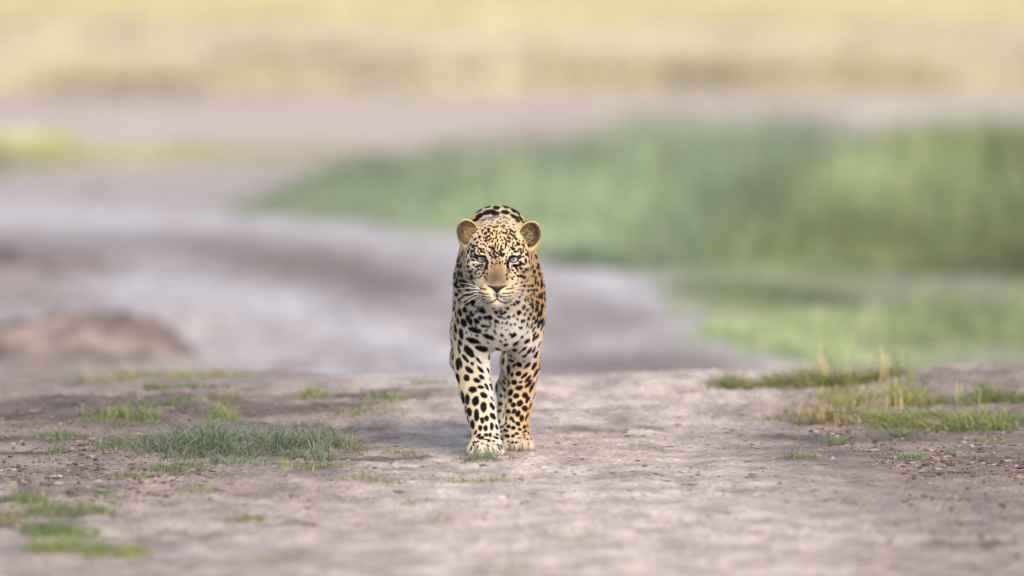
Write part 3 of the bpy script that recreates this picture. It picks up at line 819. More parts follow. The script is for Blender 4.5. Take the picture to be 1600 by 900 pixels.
# relax the mesh a little along itself
for it in range(2):
    acc = np.zeros_like(bv); cntv = np.zeros(len(bv), np.float32)
    for a, b in ((0, 1), (1, 2), (2, 3), (3, 0)):
        for c in range(3):
            acc[:, c] += np.bincount(bq[:, a], bv[bq[:, b], c], len(bv)) + np.bincount(bq[:, b], bv[bq[:, a], c], len(bv))
        cntv += np.bincount(bq[:, a], minlength=len(bv)) + np.bincount(bq[:, b], minlength=len(bv))
    bv = bv + .4 * (acc / np.maximum(cntv, 1)[:, None] - bv)
bv = bv.astype(np.float32)
bn, barea = normals(bv, bq)

def project(p):
    Yd = p[:, 1] + LY
    return 800 + FPX * (p[:, 0] + LX) / Yd, HORIZON + FPX * (CAM_H - p[:, 2]) / Yd

# nearest surface depth for each line of sight, used to lay the coat markings on the body
_px, _py = project(bv)
front = bn[:, 1] < 0.25
ZB = np.full((400, 240), 9.0)
np.minimum.at(ZB, (np.clip((_py[front] - 310).astype(int), 0, 399), np.clip((_px[front] - 690).astype(int), 0, 239)), bv[front, 1])

def hit(px, py):
    i, j = int(py - 310), int(px - 690)
    for w in (1, 2, 4):
        a = ZB[max(0, i - w):i + w + 1, max(0, j - w):j + w + 1]
        a = a[a < 8]
        if len(a):
            return L(px, py, float(np.median(a)))
    return None

SPOTS = {}
def spots(ox, oy, sc, lst):
    SPOTS.setdefault((ox, oy, sc), []).extend(lst)
spots(695, 480, 7.5, [(435,30,90,50,30),(245,32,50,45,80),(320,72,60,35,60),(180,55,80,40,70),(130,80,60,30,85),(375,55,30,22,20),(290,145,100,45,60),(380,158,60,45,35),(418,125,40,28,50),
 (475,122,45,28,40),(225,180,80,55,70),(160,160,70,28,85),(368,210,30,25,45),(475,218,110,32,5),(355,265,150,60,12),(490,268,45,18,0),(315,322,30,15,0),(375,333,40,22,5),(515,340,130,50,20),
 (330,390,150,60,15),(435,485,140,65,15),(505,410,30,22,10),(195,310,120,50,85),(255,297,35,30,45),(180,415,80,40,60),(285,520,160,65,50),(130,250,110,30,80),(120,350,80,22,70),(170,500,110,25,75),
 (240,600,110,35,48),(155,670,140,50,85),(185,650,130,35,75),(285,735,110,60,40),(320,662,45,35,30),(395,625,100,28,50),(420,735,110,40,48),(155,835,130,50,80),(430,820,80,45,40),(255,830,80,70,60),
 (375,860,80,55,25),(545,120,30,25,0),(610,165,50,28,35),(590,285,70,22,60),(540,185,40,12,45),(595,215,40,14,35),(515,585,60,20,100),(505,745,80,20,70),(650,35,40,25,20),(605,55,35,30,30),(670,75,45,22,0),
 (730,15,30,25,0),(640,110,50,15,10),(672,180,25,18,90),(720,180,30,20,-30),(725,265,40,18,-10),(670,240,20,18,0)])
spots(695, 590, 6.43, [(282,122,85,65,10),(362,98,65,35,10),(418,95,75,28,60),(390,178,75,55,20),(182,195,130,35,78),(230,220,110,45,85),(310,235,105,65,95),(388,295,100,62,90),
 (475,290,85,40,60),(470,215,60,25,65),(465,95,80,30,70),(245,345,90,55,75),(320,382,130,50,88),(483,390,80,50,50),(375,432,65,42,85),(420,412,60,45,80),(282,475,90,48,75),(355,507,65,42,80),(410,510,65,40,100),
 (470,492,75,40,88),(518,497,70,25,75),(545,500,50,15,75),(310,552,55,28,110),(340,585,60,30,-35),(368,607,65,32,-10),(415,577,45,40,0),(455,578,50,30,90),(525,575,40,25,30),(515,605,65,25,20),(445,645,50,32,70),
 (420,625,70,14,0),(325,650,50,18,-20),(290,655,40,18,-40),(265,715,50,20,110),(290,680,25,20,0),(380,665,45,12,-20),(430,685,50,14,25),(490,640,40,15,15),(495,668,30,15,20),(550,720,50,15,55),(570,700,50,14,60),
 (535,680,40,14,45),(220,720,40,12,100),(485,740,120,9,75),(330,700,40,9,-60),(360,730,30,8,60),(400,720,40,9,70),(440,725,35,10,80),(300,740,30,8,80),(530,745,30,8,60)])  # thin marks low on the paw paint the shade between the toes
spots(765, 590, 6.43, [(145,48,75,35,80),(187,30,30,18,90),(115,182,45,35,60),(105,265,55,40,0),(98,338,45,35,0),(248,47,60,55,0),(198,65,60,20,100),(312,45,40,25,-20),(295,105,80,50,-10),(212,150,75,45,110),
 (385,75,90,32,-40),(422,100,120,28,-65),(270,185,65,52,-20),(355,180,60,60,0),(210,230,45,50,0),(162,280,55,25,90),(240,275,52,52,0),(305,258,75,60,-45),(380,225,80,35,-60),(405,285,80,18,-70),(190,340,42,55,90),
 (245,338,55,42,-50),(285,365,75,48,-60),(355,313,60,60,0),(222,412,45,40,0),(165,410,40,42,0),(240,440,40,30,45),(322,410,75,42,95),(372,395,90,22,-68),(158,460,45,25,10),(190,492,45,40,20),(238,508,48,40,-20),
 (285,465,55,45,40),(302,522,38,32,0),(348,497,40,40,0),(350,545,55,25,-20),(160,530,85,28,10),(275,565,45,28,0),(235,588,38,35,0),(180,590,60,40,20),(345,578,35,14,10),(380,485,40,14,80),(232,655,30,28,-30),
 (265,655,35,22,-30),(300,608,45,14,-10),(350,605,25,18,30),(378,622,30,18,60),(412,620,25,20,80),(390,670,30,12,50),(440,640,30,14,50),(200,690,20,20,0),(390,560,30,25,60),(155,190,60,12,100),(140,380,60,14,100),
 (330,700,70,9,88),(250,700,50,9,70),(185,640,30,20,0)])  # thin upright marks here paint the toe gaps of the farther paw dark
spots(765, 480, 7.5, [(0,120,60,40,10),(85,165,55,32,30),(20,185,40,14,30),(65,215,40,18,40),(60,280,80,25,55),(145,70,35,30,0),(85,50,50,35,20),(120,35,30,25,0),(145,180,25,22,0),
 (195,180,35,20,-40),(215,113,40,22,0),(170,120,30,15,0),(245,200,30,24,-30),(295,195,30,20,-20),(280,100,35,18,-40),(200,12,40,22,0),(338,60,50,40,-30),(320,140,35,15,60),(385,158,50,30,-10),(450,130,35,30,0),
 (435,30,40,20,-50),(405,80,40,18,-50),(475,80,35,30,0),(510,122,40,35,-40),(500,40,40,22,-50),(365,240,60,28,10),(435,205,65,20,-75),(488,215,70,28,-85),(440,285,55,35,-20),(145,240,22,20,0),(195,265,45,20,-10),
 (145,325,50,30,30),(185,375,30,20,0),(240,310,30,25,0),(280,325,70,50,-30),(378,345,60,35,0),(310,420,80,60,-30),(440,395,75,40,-35),(190,440,55,45,20),(135,400,40,20,40),(100,490,80,35,40),(290,500,70,40,-25),
 (400,490,75,28,-40),(250,570,50,30,10),(350,530,40,20,-40),(460,515,90,35,-55),(410,570,60,30,-30),(515,255,70,25,-60),(525,310,60,25,-40),(515,365,80,25,-75),(555,340,70,30,-60),(515,500,80,28,-65),(540,550,85,45,-70),
 (580,440,90,25,-75),(605,480,80,22,-80),(590,560,80,22,-75),(540,160,65,28,-55),(580,180,80,30,-60),(570,220,60,25,-65),(610,230,90,25,-70),(570,80,70,28,-75),(600,70,60,22,-75),(540,20,60,28,-70),(615,160,60,20,-75),
 (655,110,80,18,-80),(220,740,120,55,100),(290,680,70,30,-50),(345,670,75,60,60),(235,620,70,28,15),(270,630,35,40,0),(340,780,70,60,0),(265,790,55,35,95),(405,630,30,28,0),(445,680,110,45,-40),(520,690,110,45,-60),
 (540,770,120,35,-60),(410,800,110,38,-42),(450,840,110,38,-50),(470,880,90,35,-50),(165,880,70,45,80),(220,860,30,22,90),(360,880,40,30,-20)])
spots(700, 390, 9, [(310,310,55,50,90),(290,235,40,40,90),(290,165,55,35,100),(280,30,60,40,90),(240,170,60,28,95),(255,95,50,25,90),(340,385,65,45,60),(365,215,30,30,0),(350,150,60,22,10),(420,235,65,30,-20),
 (430,280,30,30,0),(400,310,30,22,60),(440,340,30,25,0),(330,100,40,28,-60),(155,165,50,25,110),(150,230,45,28,100),(190,220,60,22,95),(155,330,75,28,95),(195,345,75,35,85),(105,365,70,28,100),(135,435,70,28,85),
 (185,455,65,32,75),(230,455,80,30,70),(270,475,60,30,60),(120,500,60,32,70),(160,535,45,35,30),(215,520,50,28,50),(95,490,50,25,90),(170,575,45,28,20),(130,635,60,45,0),(210,630,40,22,20),(265,635,60,22,-15),
 (340,635,70,18,-10),(285,560,60,25,20),(370,520,60,45,20),(205,675,28,18,0),(105,750,55,50,90),(170,720,55,38,60),(270,752,55,45,30),(355,735,65,50,-30),(325,35,60,28,-60),(300,400,80,14,45),(350,450,90,14,40),
 (395,345,60,12,50),(460,380,60,12,-50),(500,330,50,20,-30),(210,60,60,18,100),(170,120,50,16,110),(540,410,30,18,90),(75,490,40,14,95),(60,560,40,14,90),(480,700,60,30,20),
 (435,540,30,17,10),(465,545,30,17,15),(497,553,30,17,15),(527,560,28,14,10),(450,605,30,14,10),(482,612,30,14,10),(512,620,28,14,5),(543,625,26,12,0),(578,625,22,10,0),(490,655,26,12,5),(522,658,24,12,5),
 (560,665,22,11,5),(592,668,16,9,0),(520,690,14,10,0),(550,700,14,10,0),(585,695,10,9,0),(478,508,22,20,0),(600,85,40,28,20),(640,60,40,30,30),(665,90,35,22,20),(690,50,40,28,40),(700,100,30,22,0),(635,110,30,20,0),
 (725,75,35,25,20),(745,40,40,25,60),(670,130,25,18,0),(720,130,22,16,0),(610,130,20,18,0),(655,25,45,28,0),(760,90,25,25,0),(605,235,18,14,0),(785,60,35,25,0),(690,160,18,14,0)])
spots(770, 390, 9, [(340,225,120,38,-10),(385,180,40,40,0),(280,290,40,30,30),(330,265,40,25,20),(310,330,40,30,40),(345,300,30,20,30),(395,370,40,45,-70),(435,390,40,55,-80),(460,155,70,28,85),(510,175,75,28,85),
 (435,30,70,30,60),(495,70,90,30,80),(480,285,75,28,95),(455,280,50,22,80),(515,260,40,18,110),(550,240,40,20,80),(575,310,50,35,85),(595,100,50,22,60),(630,215,55,25,65),(620,260,45,25,70),(650,345,60,30,85),
 (550,370,30,25,0),(595,390,40,20,90),(675,440,65,25,85),(675,500,80,28,88),(625,480,60,20,85),(590,450,80,20,92),(495,510,30,20,90),(435,505,40,25,-60),(545,505,35,28,0),(545,560,60,18,0),(490,580,40,22,-60),
 (570,625,40,30,40),(525,635,40,18,-60),(610,660,30,20,0),(600,560,40,18,10),(575,575,35,20,0),(620,575,30,14,0),(720,510,50,25,85),(715,610,45,22,80),(680,650,100,28,88),(645,650,60,18,90),(720,690,50,22,85),
 (405,590,45,20,-70),(380,655,45,20,-50),(450,695,50,22,-70),(490,700,50,22,80),(545,725,70,30,80),(600,740,50,28,-50),(330,750,80,40,-30),(430,805,60,30,-50),(490,830,30,18,-20),(550,800,50,40,0),(620,800,120,28,-75),
 (690,790,70,35,-60),(680,850,50,22,80),(200,825,35,30,0),(170,875,40,25,20),(270,780,40,20,0),(100,850,45,28,10),(515,770,40,20,0),(240,320,70,12,45),(210,310,70,14,50),(270,410,50,20,45),(200,410,30,25,90),
 (330,480,70,12,-30),(400,465,60,14,-20),(460,440,50,12,-30),(350,420,40,14,-60),(200,555,30,15,-10),(232,550,30,15,-10),(265,545,28,14,-10),(290,540,24,13,-10),(150,620,28,13,-5),(190,615,30,14,-5),(230,612,32,15,-8),
 (270,605,32,15,-12),(120,660,22,11,0),(150,658,24,12,0),(180,658,26,12,0),(212,655,28,13,-5),(245,650,26,13,-10),(150,690,16,10,0),(180,690,16,10,0),(5,95,35,28,0),(35,110,30,20,0),(60,60,40,28,40),(90,75,35,30,0),
 (120,70,40,30,-30),(85,105,30,22,0),(25,60,35,25,30),(150,80,40,25,-60),(15,30,40,28,20),(130,100,26,20,0),(275,508,20,18,0),(50,130,24,16,0)])
spots(700, 310, 10, [(495,605,55,35,110),(590,545,60,40,-50),(610,605,70,32,-40),(595,660,50,32,-30),(630,480,50,40,0),(680,380,45,22,0),(630,425,70,20,0),(605,380,55,20,-10),(525,430,55,22,-20),(540,500,50,32,-50),
 (580,460,40,28,-20),(710,450,40,28,0),(715,505,30,28,0),(680,540,40,22,-40),(665,630,50,25,-30),(700,565,40,22,60),(640,520,40,30,20),(690,675,40,25,-60),(655,760,50,32,20),(690,790,45,40,30),(720,830,40,35,0),
 (740,720,90,22,92),(755,610,50,25,-60),(775,660,60,22,100),(700,870,50,30,0),(640,850,50,25,40),(775,435,40,22,0),(770,380,30,22,0),(700,345,60,18,-5),(775,355,45,25,-10),(395,755,75,40,-60),(355,725,50,22,-60),
 (455,690,45,30,-30),(410,800,80,28,-55),(315,830,75,40,100),(365,860,60,25,-60),(450,745,40,25,0),(510,790,60,28,30),(525,830,50,25,10),(480,780,30,50,0),(425,640,70,25,-40),(515,660,22,18,0),(430,885,90,26,-5),
 (560,720,40,20,40),(590,750,40,18,60)])
spots(700, 310, 10, [(620,130,110,58,-10),(755,145,90,60,5),(750,85,100,28,0),(480,190,120,58,-25),(640,225,170,56,-15),(745,240,110,60,0),(400,230,80,50,-40),(500,280,120,46,-20),(620,300,130,44,-15),
 (440,340,100,36,-20),(350,270,60,40,-50),(730,300,90,36,0),(555,345,80,26,-15)])
spots(770, 310, 10, [(50,85,100,26,0),(190,140,110,36,15),(190,225,110,50,10),(320,195,100,50,30),(320,290,120,40,30),(200,310,100,36,15),(420,320,80,34,45),(380,352,70,30,40),(390,250,44,26,50),(460,370,46,22,50)])
spots(770, 310, 10, [(70,350,50,25,-10),(115,385,40,25,0),(155,360,40,30,30),(170,430,55,20,5),(115,335,35,20,-40),(180,410,40,18,10),(240,390,80,20,10),(330,465,50,45,0),(300,510,100,30,40),(215,500,60,22,60),
 (165,540,40,30,-20),(205,545,50,30,40),(250,615,60,40,30),(250,675,50,40,20),(295,570,90,28,40),(360,635,60,35,35),(395,710,70,45,50),(475,730,70,28,45),(190,630,60,25,50),(140,655,25,40,90),(120,605,40,25,-50),
 (205,720,60,36,100),(160,700,25,30,90),(140,800,60,35,30),(105,830,35,35,0),(140,875,60,35,20),(85,880,35,40,0),(75,770,80,20,95),(35,700,80,20,95),(45,610,60,22,-50),(20,780,45,36,90),(25,835,35,35,0),(20,490,40,25,10),
 (45,450,30,25,0),(90,440,30,30,0),(130,440,25,20,0),(60,520,40,20,-40),(105,545,25,30,0),(60,560,40,20,-50),(85,395,30,18,0),(40,400,30,18,0),(170,465,40,18,0),(320,790,55,45,0),(290,770,50,30,50),(350,830,50,30,0),
 (410,770,60,22,50),(485,820,90,35,75),(440,850,70,22,75),(555,850,70,28,80),(520,880,50,20,60),(310,740,40,20,60),(355,740,40,20,40)])
# mouth, philtrum, tear lines and rims as short dark strokes (pixel space of the whole photograph: x, y, length, width, angle)
spots(0, 0, 1, [(776.6, 463, 9, 1.6, 90), (773.5, 469, 7, 1.7, -35), (768, 472, 7, 1.6, -18), (761, 473, 8, 1.5, 0), (755, 472, 4, 1.3, 20), (779.5, 469, 7, 1.7, 35), (785, 472, 7, 1.6, 18), (792, 472.8, 8, 1.5, 0),
                (797.5, 471.5, 4, 1.3, -20), (761.3, 410, 8, 5, 80), (760.2, 416, 9, 5, 95), (757, 423, 8, 3.4, 115), (793.4, 410.5, 8, 5, 100), (793.6, 416.5, 9, 5, 85), (796.5, 423, 8, 3.4, 65), (743, 402, 7, 2.5, 15), (812, 402.5, 7, 2.5, -15), (743.5, 398.5, 6, 2, 20), (812, 399.5, 6, 2.2, -5),
                (741, 477, 7, 3.2, 30), (744, 462, 5, 3, 20), (783, 480, 4, 3, 0), (771, 481, 4, 3, 0)])

sp_c, sp_e1, sp_e2, sp_r = [], [], [], []
seen_spots = []
for (ox, oy, sc), lst in SPOTS.items():
    for (u, v, ln, wd, an) in lst:
        px, py = ox + u / sc, oy + v / sc
        h_ = hit(px, py)
        if h_ is None:
            continue
        if any((px - a_) ** 2 + (py - b_) ** 2 < 4.5 for a_, b_ in seen_spots) and sc > 1:
            continue
        seen_spots.append((px, py))
        a = math.radians(an)
        sp_c.append(h_); sp_e1.append((math.cos(a), 0, -math.sin(a))); sp_e2.append((math.sin(a), 0, math.cos(a)))
        g_ = .0005 if py < 480 else .0001
        if py < 480: ln, wd = ln * 1.08, wd * 1.08
        if py < 505 and h_[1] > .03 and py > 356: ln, wd = ln * 1.2, wd * 1.25
        if 478 < py < 562: ln, wd = ln * 1.12, wd * 1.15
        hump = h_[1] > .25 and py < 356
        if hump: ln, wd = ln * 1.08, wd * 1.15
        A_, B_ = ln / sc * PXM * .52 + g_, wd / sc * PXM * .52 + g_
        sp_r.append((max(A_, .0008), max(B_, .0008), max(2.0 * max(A_, B_), .06 if hump else .018 if h_[1] < .1 else .03 if py < 505 else .010), 0, .75 if py < 480 and px > 715 else 1))
# small spots fill the gaps on brow and cheeks
rr = np.random.default_rng(4)
fp, fq = _px, _py
facev = np.where((bv[:, 1] < np.where(fq < 364, .2, .08)) & (bn[:, 1] < .3) & (fq > 336) & (fq < 462) & ~((np.abs(fp - 777) < 13 + .12 * (fq - 415)) & (fq > 414)) & ~((np.abs(fp - 777) < 30) & (fq > 436)))[0]
sa = np.full((4000, 2), 1e6); sa[:len(seen_spots)] = seen_spots; ns_ = len(seen_spots)
for i in rr.choice(facev, 9000, False):
    px, py = fp[i], fq[i]
    if any(abs(px - ex) < 11 and -8 < py - ey < 9 for ex, ey in EYES) or (720 > px or px > 834):
        continue
    big = abs(px - 777) > 30 and py > 395
    if ((sa[:ns_, 0] - px) ** 2 + (sa[:ns_, 1] - py) ** 2).min() < (5.0 if big else 4.2) ** 2:
        continue
    sa[ns_] = (px, py); ns_ += 1
    dx_, dy_ = px - 777, py - 440
    a = math.atan2(dy_, dx_) + rr.normal(0, .3)
    if big: a += math.pi / 2 * .6
    sp_c.append(bv[i].astype(float)); sp_e1.append((math.cos(a), 0, -math.sin(a))); sp_e2.append((math.sin(a), 0, math.cos(a)))
    k_ = rr.uniform(.8, 1.25) * (1.25 if big else 1.0)
    sp_r.append((.0040 * k_, .0023 * k_, .016, 0, 1))
NEXP = len(sp_c)
# elsewhere on the coat: solid spots on the limbs, rosettes on back and flanks
covered = {}
def cellkey(p, s=.03):
    return (int(math.floor(p[0] / s)), int(math.floor(p[1] / s)), int(math.floor(p[2] / s)))
for c in sp_c:
    covered.setdefault(cellkey(c), []).append((c, .013))
rr = np.random.default_rng(21)
hidden = np.where(((bn[:, 1] > -.12) | (bv[:, 1] > .45)) & ~((bv[:, 1] < .09) & (bv[:, 2] > .5) & (bn[:, 1] < .3)))[0]
cand = rr.choice(hidden, min(40000, len(hidden)), False)
for i in cand:
    p, n_ = bv[i], bn[i]
    y, z = p[1], p[2]
    leg = z < .34
    tail = y > 1.28
    if y < .12 and z > .40:
        gap, kind, a = .012, 0, .0032
    elif leg or tail:
        gap, kind, a = .025, 0, .0085
    elif y < .34:
        gap, kind, a = .020, 0, .0066
    else:
        gap, kind, a = .038, 1, .0150
    k = cellkey(p); okp = True
    for dx in (-1, 0, 1):
        for dy in (-1, 0, 1):
            for dz in (-1, 0, 1):
                for (c, g) in covered.get((k[0] + dx, k[1] + dy, k[2] + dz), ()):
                    if (p[0] - c[0]) ** 2 + (p[1] - c[1]) ** 2 + (p[2] - c[2]) ** 2 < (max(gap, g) * .5 + gap * .5) ** 2:
                        okp = False; break
                if not okp: break
            if not okp: break
        if not okp: break
    if not okp:
        continue
    covered.setdefault(k, []).append((p, gap))
    flow = np.array([0, 1, 0.]) if not leg else np.array([0, .2, -1.])
    e1 = flow - n_ * (flow @ n_); e1 /= np.linalg.norm(e1) + 1e-9
    e2 = np.cross(n_, e1)
    s_ = a * rr.uniform(.75, 1.25)
    sp_c.append(p); sp_e1.append(e1); sp_e2.append(e2)
    sp_r.append((s_ * 1.3, s_ * .95, s_ * 1.1, kind, 1))
sp_c, sp_e1, sp_e2, sp_r = map(np.array, (sp_c, sp_e1, sp_e2, sp_r))
sp_e3 = np.cross(sp_e1, sp_e2)

def markings(P):
    """darkness 0..1 of the coat at points P, and how tawny the heart of a rosette is"""
    S = .03
    key = np.floor(P / S).astype(int) + 200
    code = (key[:, 0] * 1000 + key[:, 1]) * 1000 + key[:, 2]
    order = np.argsort(code, kind='stable'); sc_ = code[order]
    dark = np.zeros(len(P), np.float32); heart = np.zeros(len(P), np.float32)
    wob = noise3(P, 330.0) * .55 + noise3(P, 150.0) * .45
    for c, e1, e2, e3, rad in zip(sp_c, sp_e1, sp_e2, sp_e3, sp_r):
        k = np.floor(c / S).astype(int) + 200
        ids = []
        for dx in (-1, 0, 1):
            for dy in (-1, 0, 1):
                b0 = ((k[0] + dx) * 1000 + k[1] + dy) * 1000 + k[2]
                lo, hi = np.searchsorted(sc_, [b0 - 1, b0 + 2])
                if hi > lo:
                    ids.append(order[lo:hi])
        if not ids:
            continue
        ids = np.concatenate(ids)
        d = P[ids] - c
        a, b, g = d @ e1, d @ e2, d @ e3
        q = np.sqrt((a / rad[0]) ** 2 + (b / rad[1]) ** 2 + (g / rad[2]) ** 2)
        if rad[3] == 0:
            m = smooth(1.22, .86, q + wob[ids] * .5) * rad[4] ** .0
            dark[ids] = np.maximum(dark[ids], m)
        else:
            an = np.arctan2(b, a)
            br = np.sin(an * 3 + c[1] * 90) * .28 + wob[ids] * .9
            m = smooth(.38, .22, np.abs(q - .84) - .10 + .24 * br)
            dark[ids] = np.maximum(dark[ids], m * (np.abs(g) < rad[2] * 1.5))
            heart[ids] = np.maximum(heart[ids], smooth(1.0, .6, q))
    return dark, heart

WHITE = np.array([.68, .65, .61]); CREAM = np.array([.48, .395, .295]); GOLD = np.array([.40, .235, .085]); TAWNY = np.array([.17, .095, .045]); BLACK = np.array([.0045, .0038, .004])
FACE_GREY = np.array([.045, .034, .024])
NOSE = np.array([.012, .008, .009])

def coat(P, N):
    px, py = project(P)
    x, y, z = P.T
    c = np.broadcast_to(CREAM, P.shape).copy()
    up = smooth(.45, .66, z) * smooth(.12, .35, y)
    c = mix(c, GOLD * 1.05, up * .3)
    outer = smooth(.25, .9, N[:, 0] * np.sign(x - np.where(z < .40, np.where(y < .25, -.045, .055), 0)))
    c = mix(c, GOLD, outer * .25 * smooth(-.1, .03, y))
    c = mix(c, GOLD, .75 * smooth(796, 832, px) * smooth(440, 500, py) * (1 - smooth(690, 705, py)))  # gold fur of the leg, plus warm light from the right painted in
    inn = smooth(.15, .8, -N[:, 0] * np.sign(x - np.where(y < .22, -.045, .055))) * smooth(.42, .36, z)
    c = mix(c, WHITE, inn * .95)
    c = mix(c, WHITE, smooth(.3, .9, N[:, 0]) * (y < .24) * smooth(.34, .28, z) * .8)
    c = mix(c, WHITE, smooth(.1, -.6, N[:, 2]) * smooth(.5, .3, z) * .8 * smooth(.08, .14, z))
    c = mix(c, GOLD, .6 * smooth(806, 842, px) * smooth(520, 470, py) * smooth(360, 380, py))  # warm light from the right painted onto neck and shoulder
    chest = np.exp(-(((px - 780) / 40) ** 2 + ((py - 515) / 40) ** 2)) * (y < .45)
    c = mix(c, WHITE, np.clip(chest * 1.7, 0, 1) * .95)
    paws_ = smooth(.06, .02, z)
    c = mix(c, np.array([.33, .29, .25]) * (1 + 1.1 * noise3(P, 140.0))[:, None], paws_ * .8)
    # the face
    hd = smooth(.10, .06, y) * smooth(.385, .40, z)
    f = np.broadcast_to(WHITE * .12 + CREAM * .68 + GOLD * .2, P.shape).copy()
    f = mix(f, GOLD * .75 + CREAM * .2, np.exp(-(((np.abs(px - 777) - 16) / 8) ** 2 + ((py - 432) / 13) ** 2)) * .75)
    f = mix(f, GOLD * .9, np.exp(-(((px - 777) / 12) ** 2 + ((py - 405) / 10) ** 2)) * .6)
    f = mix(f, CREAM * .75 + GOLD * .3, smooth(402, 380, py) * .95)
    f = mix(f, WHITE, np.exp(-(((np.abs(px - 777) - 30) / 15) ** 2 + ((py - 415) / 5) ** 2)) * .5)
    f = mix(f, GOLD * 1.1, np.exp(-(((px - 777) / 26) ** 2 + ((py - 366) / 18) ** 2)) * .45)
    br_ = smooth(18, 5, np.abs(px - 777) - (py - 415) * .12) * smooth(388, 420, py) * smooth(452, 447, py)
    f = mix(f, np.array([.135, .088, .039]) * (1 + 1.6 * noise3(P, 420.0))[:, None], br_ * .85)
    f = mix(f, FACE_GREY, np.exp(-(((px - 776) / 11) ** 2 + ((py - 433) / 9) ** 2)) * .75)
    f = mix(f, CREAM, np.exp(-(((np.abs(px - 777) - 25) / 12) ** 2 + ((py - 449) / 7) ** 2)) * .7)
    f = mix(f, GOLD * 1.15, np.exp(-(((np.abs(px - 777) - 21) / 9) ** 2 + ((py - 452) / 6) ** 2)) * .6)
    f = mix(f, WHITE, np.exp(-(((np.abs(px - 777) - 10) / 8) ** 2 + ((py - 466) / 5) ** 2)) * .9)
    f = mix(f, WHITE, np.exp(-(((px - 777) / 22) ** 2 + ((py - 479) / 7) ** 2)) * .9)
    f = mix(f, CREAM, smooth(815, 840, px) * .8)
    f = mix(f, GOLD * 1.1, smooth(802, 838, px) * .6)  # the same warm side light painted onto the right of the face
    # inside and rims of the ears, with hollow shade and golden rim light painted in
    er = np.zeros(len(P))
    for s_, cx_, cy_ in EARS:
        t_ = math.radians(24)
        du, dv = (px - cx_) * s_, cy_ - py                         # outwards, upwards
        u, w = du * math.cos(t_) - dv * math.sin(t_), du * math.sin(t_) + dv * math.cos(t_)
        qe = np.sqrt((u / 18.3) ** 2 + (w / 23.7) ** 2)
        me_ = smooth(1.2, 1.05, qe) * smooth(.012, .024, y - .0012 * np.minimum(du + 10, 0))
        er = np.maximum(er, me_)
        st = noise3(np.stack([(u + w) * .16, (u - w) * .75, y * 0], 1), 1.0)
        g = np.broadcast_to(np.array([.085, .05, .024]), P.shape).copy()
        g = mix(g, np.array([.035, .022, .018]), np.exp(-(((u - 6) / 9) ** 2 + ((w - 8) / 10) ** 2)) * .85)
        g = mix(g, np.array([.36, .27, .165]), smooth(.02, .22, st) * np.exp(-(((u + 3) / 11) ** 2 + ((w + 1) / 14) ** 2)) * .95)
        g = mix(g, np.array([.02, .014, .012]), np.clip(1.4 * np.exp(-(((u - 1) / 7) ** 2 + ((w + 7) / 2.2) ** 2)) + 1.2 * np.exp(-(((u - 5) / 4) ** 2 + ((w + 16) / 5) ** 2)), 0, .9))  # slit and hollow: shade inside the cup painted dark
        g = mix(g, np.array([.52, .37, .17]), smooth(.87, .95, qe))  # golden light along the rim, painted as colour
        f = mix(f, g, np.clip(me_, 0, 1))
    back = smooth(.0, .5, N[:, 1]) * er
    f = mix(f, BLACK * 2, np.clip(back * 1.3, 0, 1))
    c = mix(c, f, hd)
    dark, heart = markings(P)
    dark = dark * (1 - np.clip(er * 1.6, 0, 1) * hd)
    c = mix(c, TAWNY * 1.15, heart * .6)
    # eye rims
    for ex, ey in EYES:
        q = np.sqrt(((px - ex) / 8.4) ** 2 + ((py - ey) / 6.3) ** 2)
        dark = np.maximum(dark, smooth(1.16, .92, q) * hd * (y < 0))
    c = mix(c, BLACK, np.clip(dark, 0, 1))
    # nose pad: a triangle with dark rim
    w_ = np.interp(py, [444.5, 446.5, 449.0, 452.5, 456.5, 459], [16, 15.0, 11.0, 6.0, 2.4, 0])
    nz = smooth(1.0, .0, np.abs(px - 776.8) - w_) * (py > 447.3 - .009 * (px - 776.8) ** 2) * (py < 461) * (y < -.13)
    c = mix(c, NOSE, nz)
    c = mix(c, BLACK * 1.5, nz * smooth(3.5, 0.5, w_ - np.abs(px - 776.8)) * .8)
    c = mix(c, np.array([.035, .022, .024]), nz * np.exp(-(((px - 776.8) / 9) ** 2 + ((py - 447.5) / 3) ** 2)) * .9)
    return np.clip(c, 0, 1), nz, hd, er

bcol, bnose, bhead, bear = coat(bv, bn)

def fur_material(name, rough):
    m, n, l, b = new_mat(name)
    at = n.new('ShaderNodeAttribute'); at.attribute_name = 'tint'
    tc = n.new('ShaderNodeTexCoord')
    ns = n.new('ShaderNodeTexNoise'); ns.inputs['Scale'].default_value = 220; ns.inputs['Detail'].default_value = 3
    l.new(tc.outputs['Object'], ns.inputs['Vector'])
    rg = n.new('ShaderNodeMapRange'); rg.inputs[3].default_value, rg.inputs[4].default_value = .82, 1.18
    l.new(ns.outputs[0], rg.inputs[0])
    vm = n.new('ShaderNodeVectorMath'); vm.operation = 'SCALE'
    l.new(at.outputs['Color'], vm.inputs[0]); l.new(rg.outputs[0], vm.inputs['Scale'])
    l.new(vm.outputs[0], b.inputs['Base Color'])
    b.inputs['Roughness'].default_value = rough
    b.inputs['Specular IOR Level'].default_value = .12
    return m
M_SKIN = fur_material('leopard_hide', .75)
M_FUR = fur_material('leopard_fur', .55)

leopard = link(bpy.data.objects.new('leopard', None))
leopard.location = (LX, LY, 0)
leopard.empty_display_size = .1
tag(leopard, 'spotted leopard walking straight towards the camera along the dirt track', 'leopard')
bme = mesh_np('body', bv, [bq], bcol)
bme.materials.append(M_SKIN)
body = link(bpy.data.objects.new('body', bme), leopard)

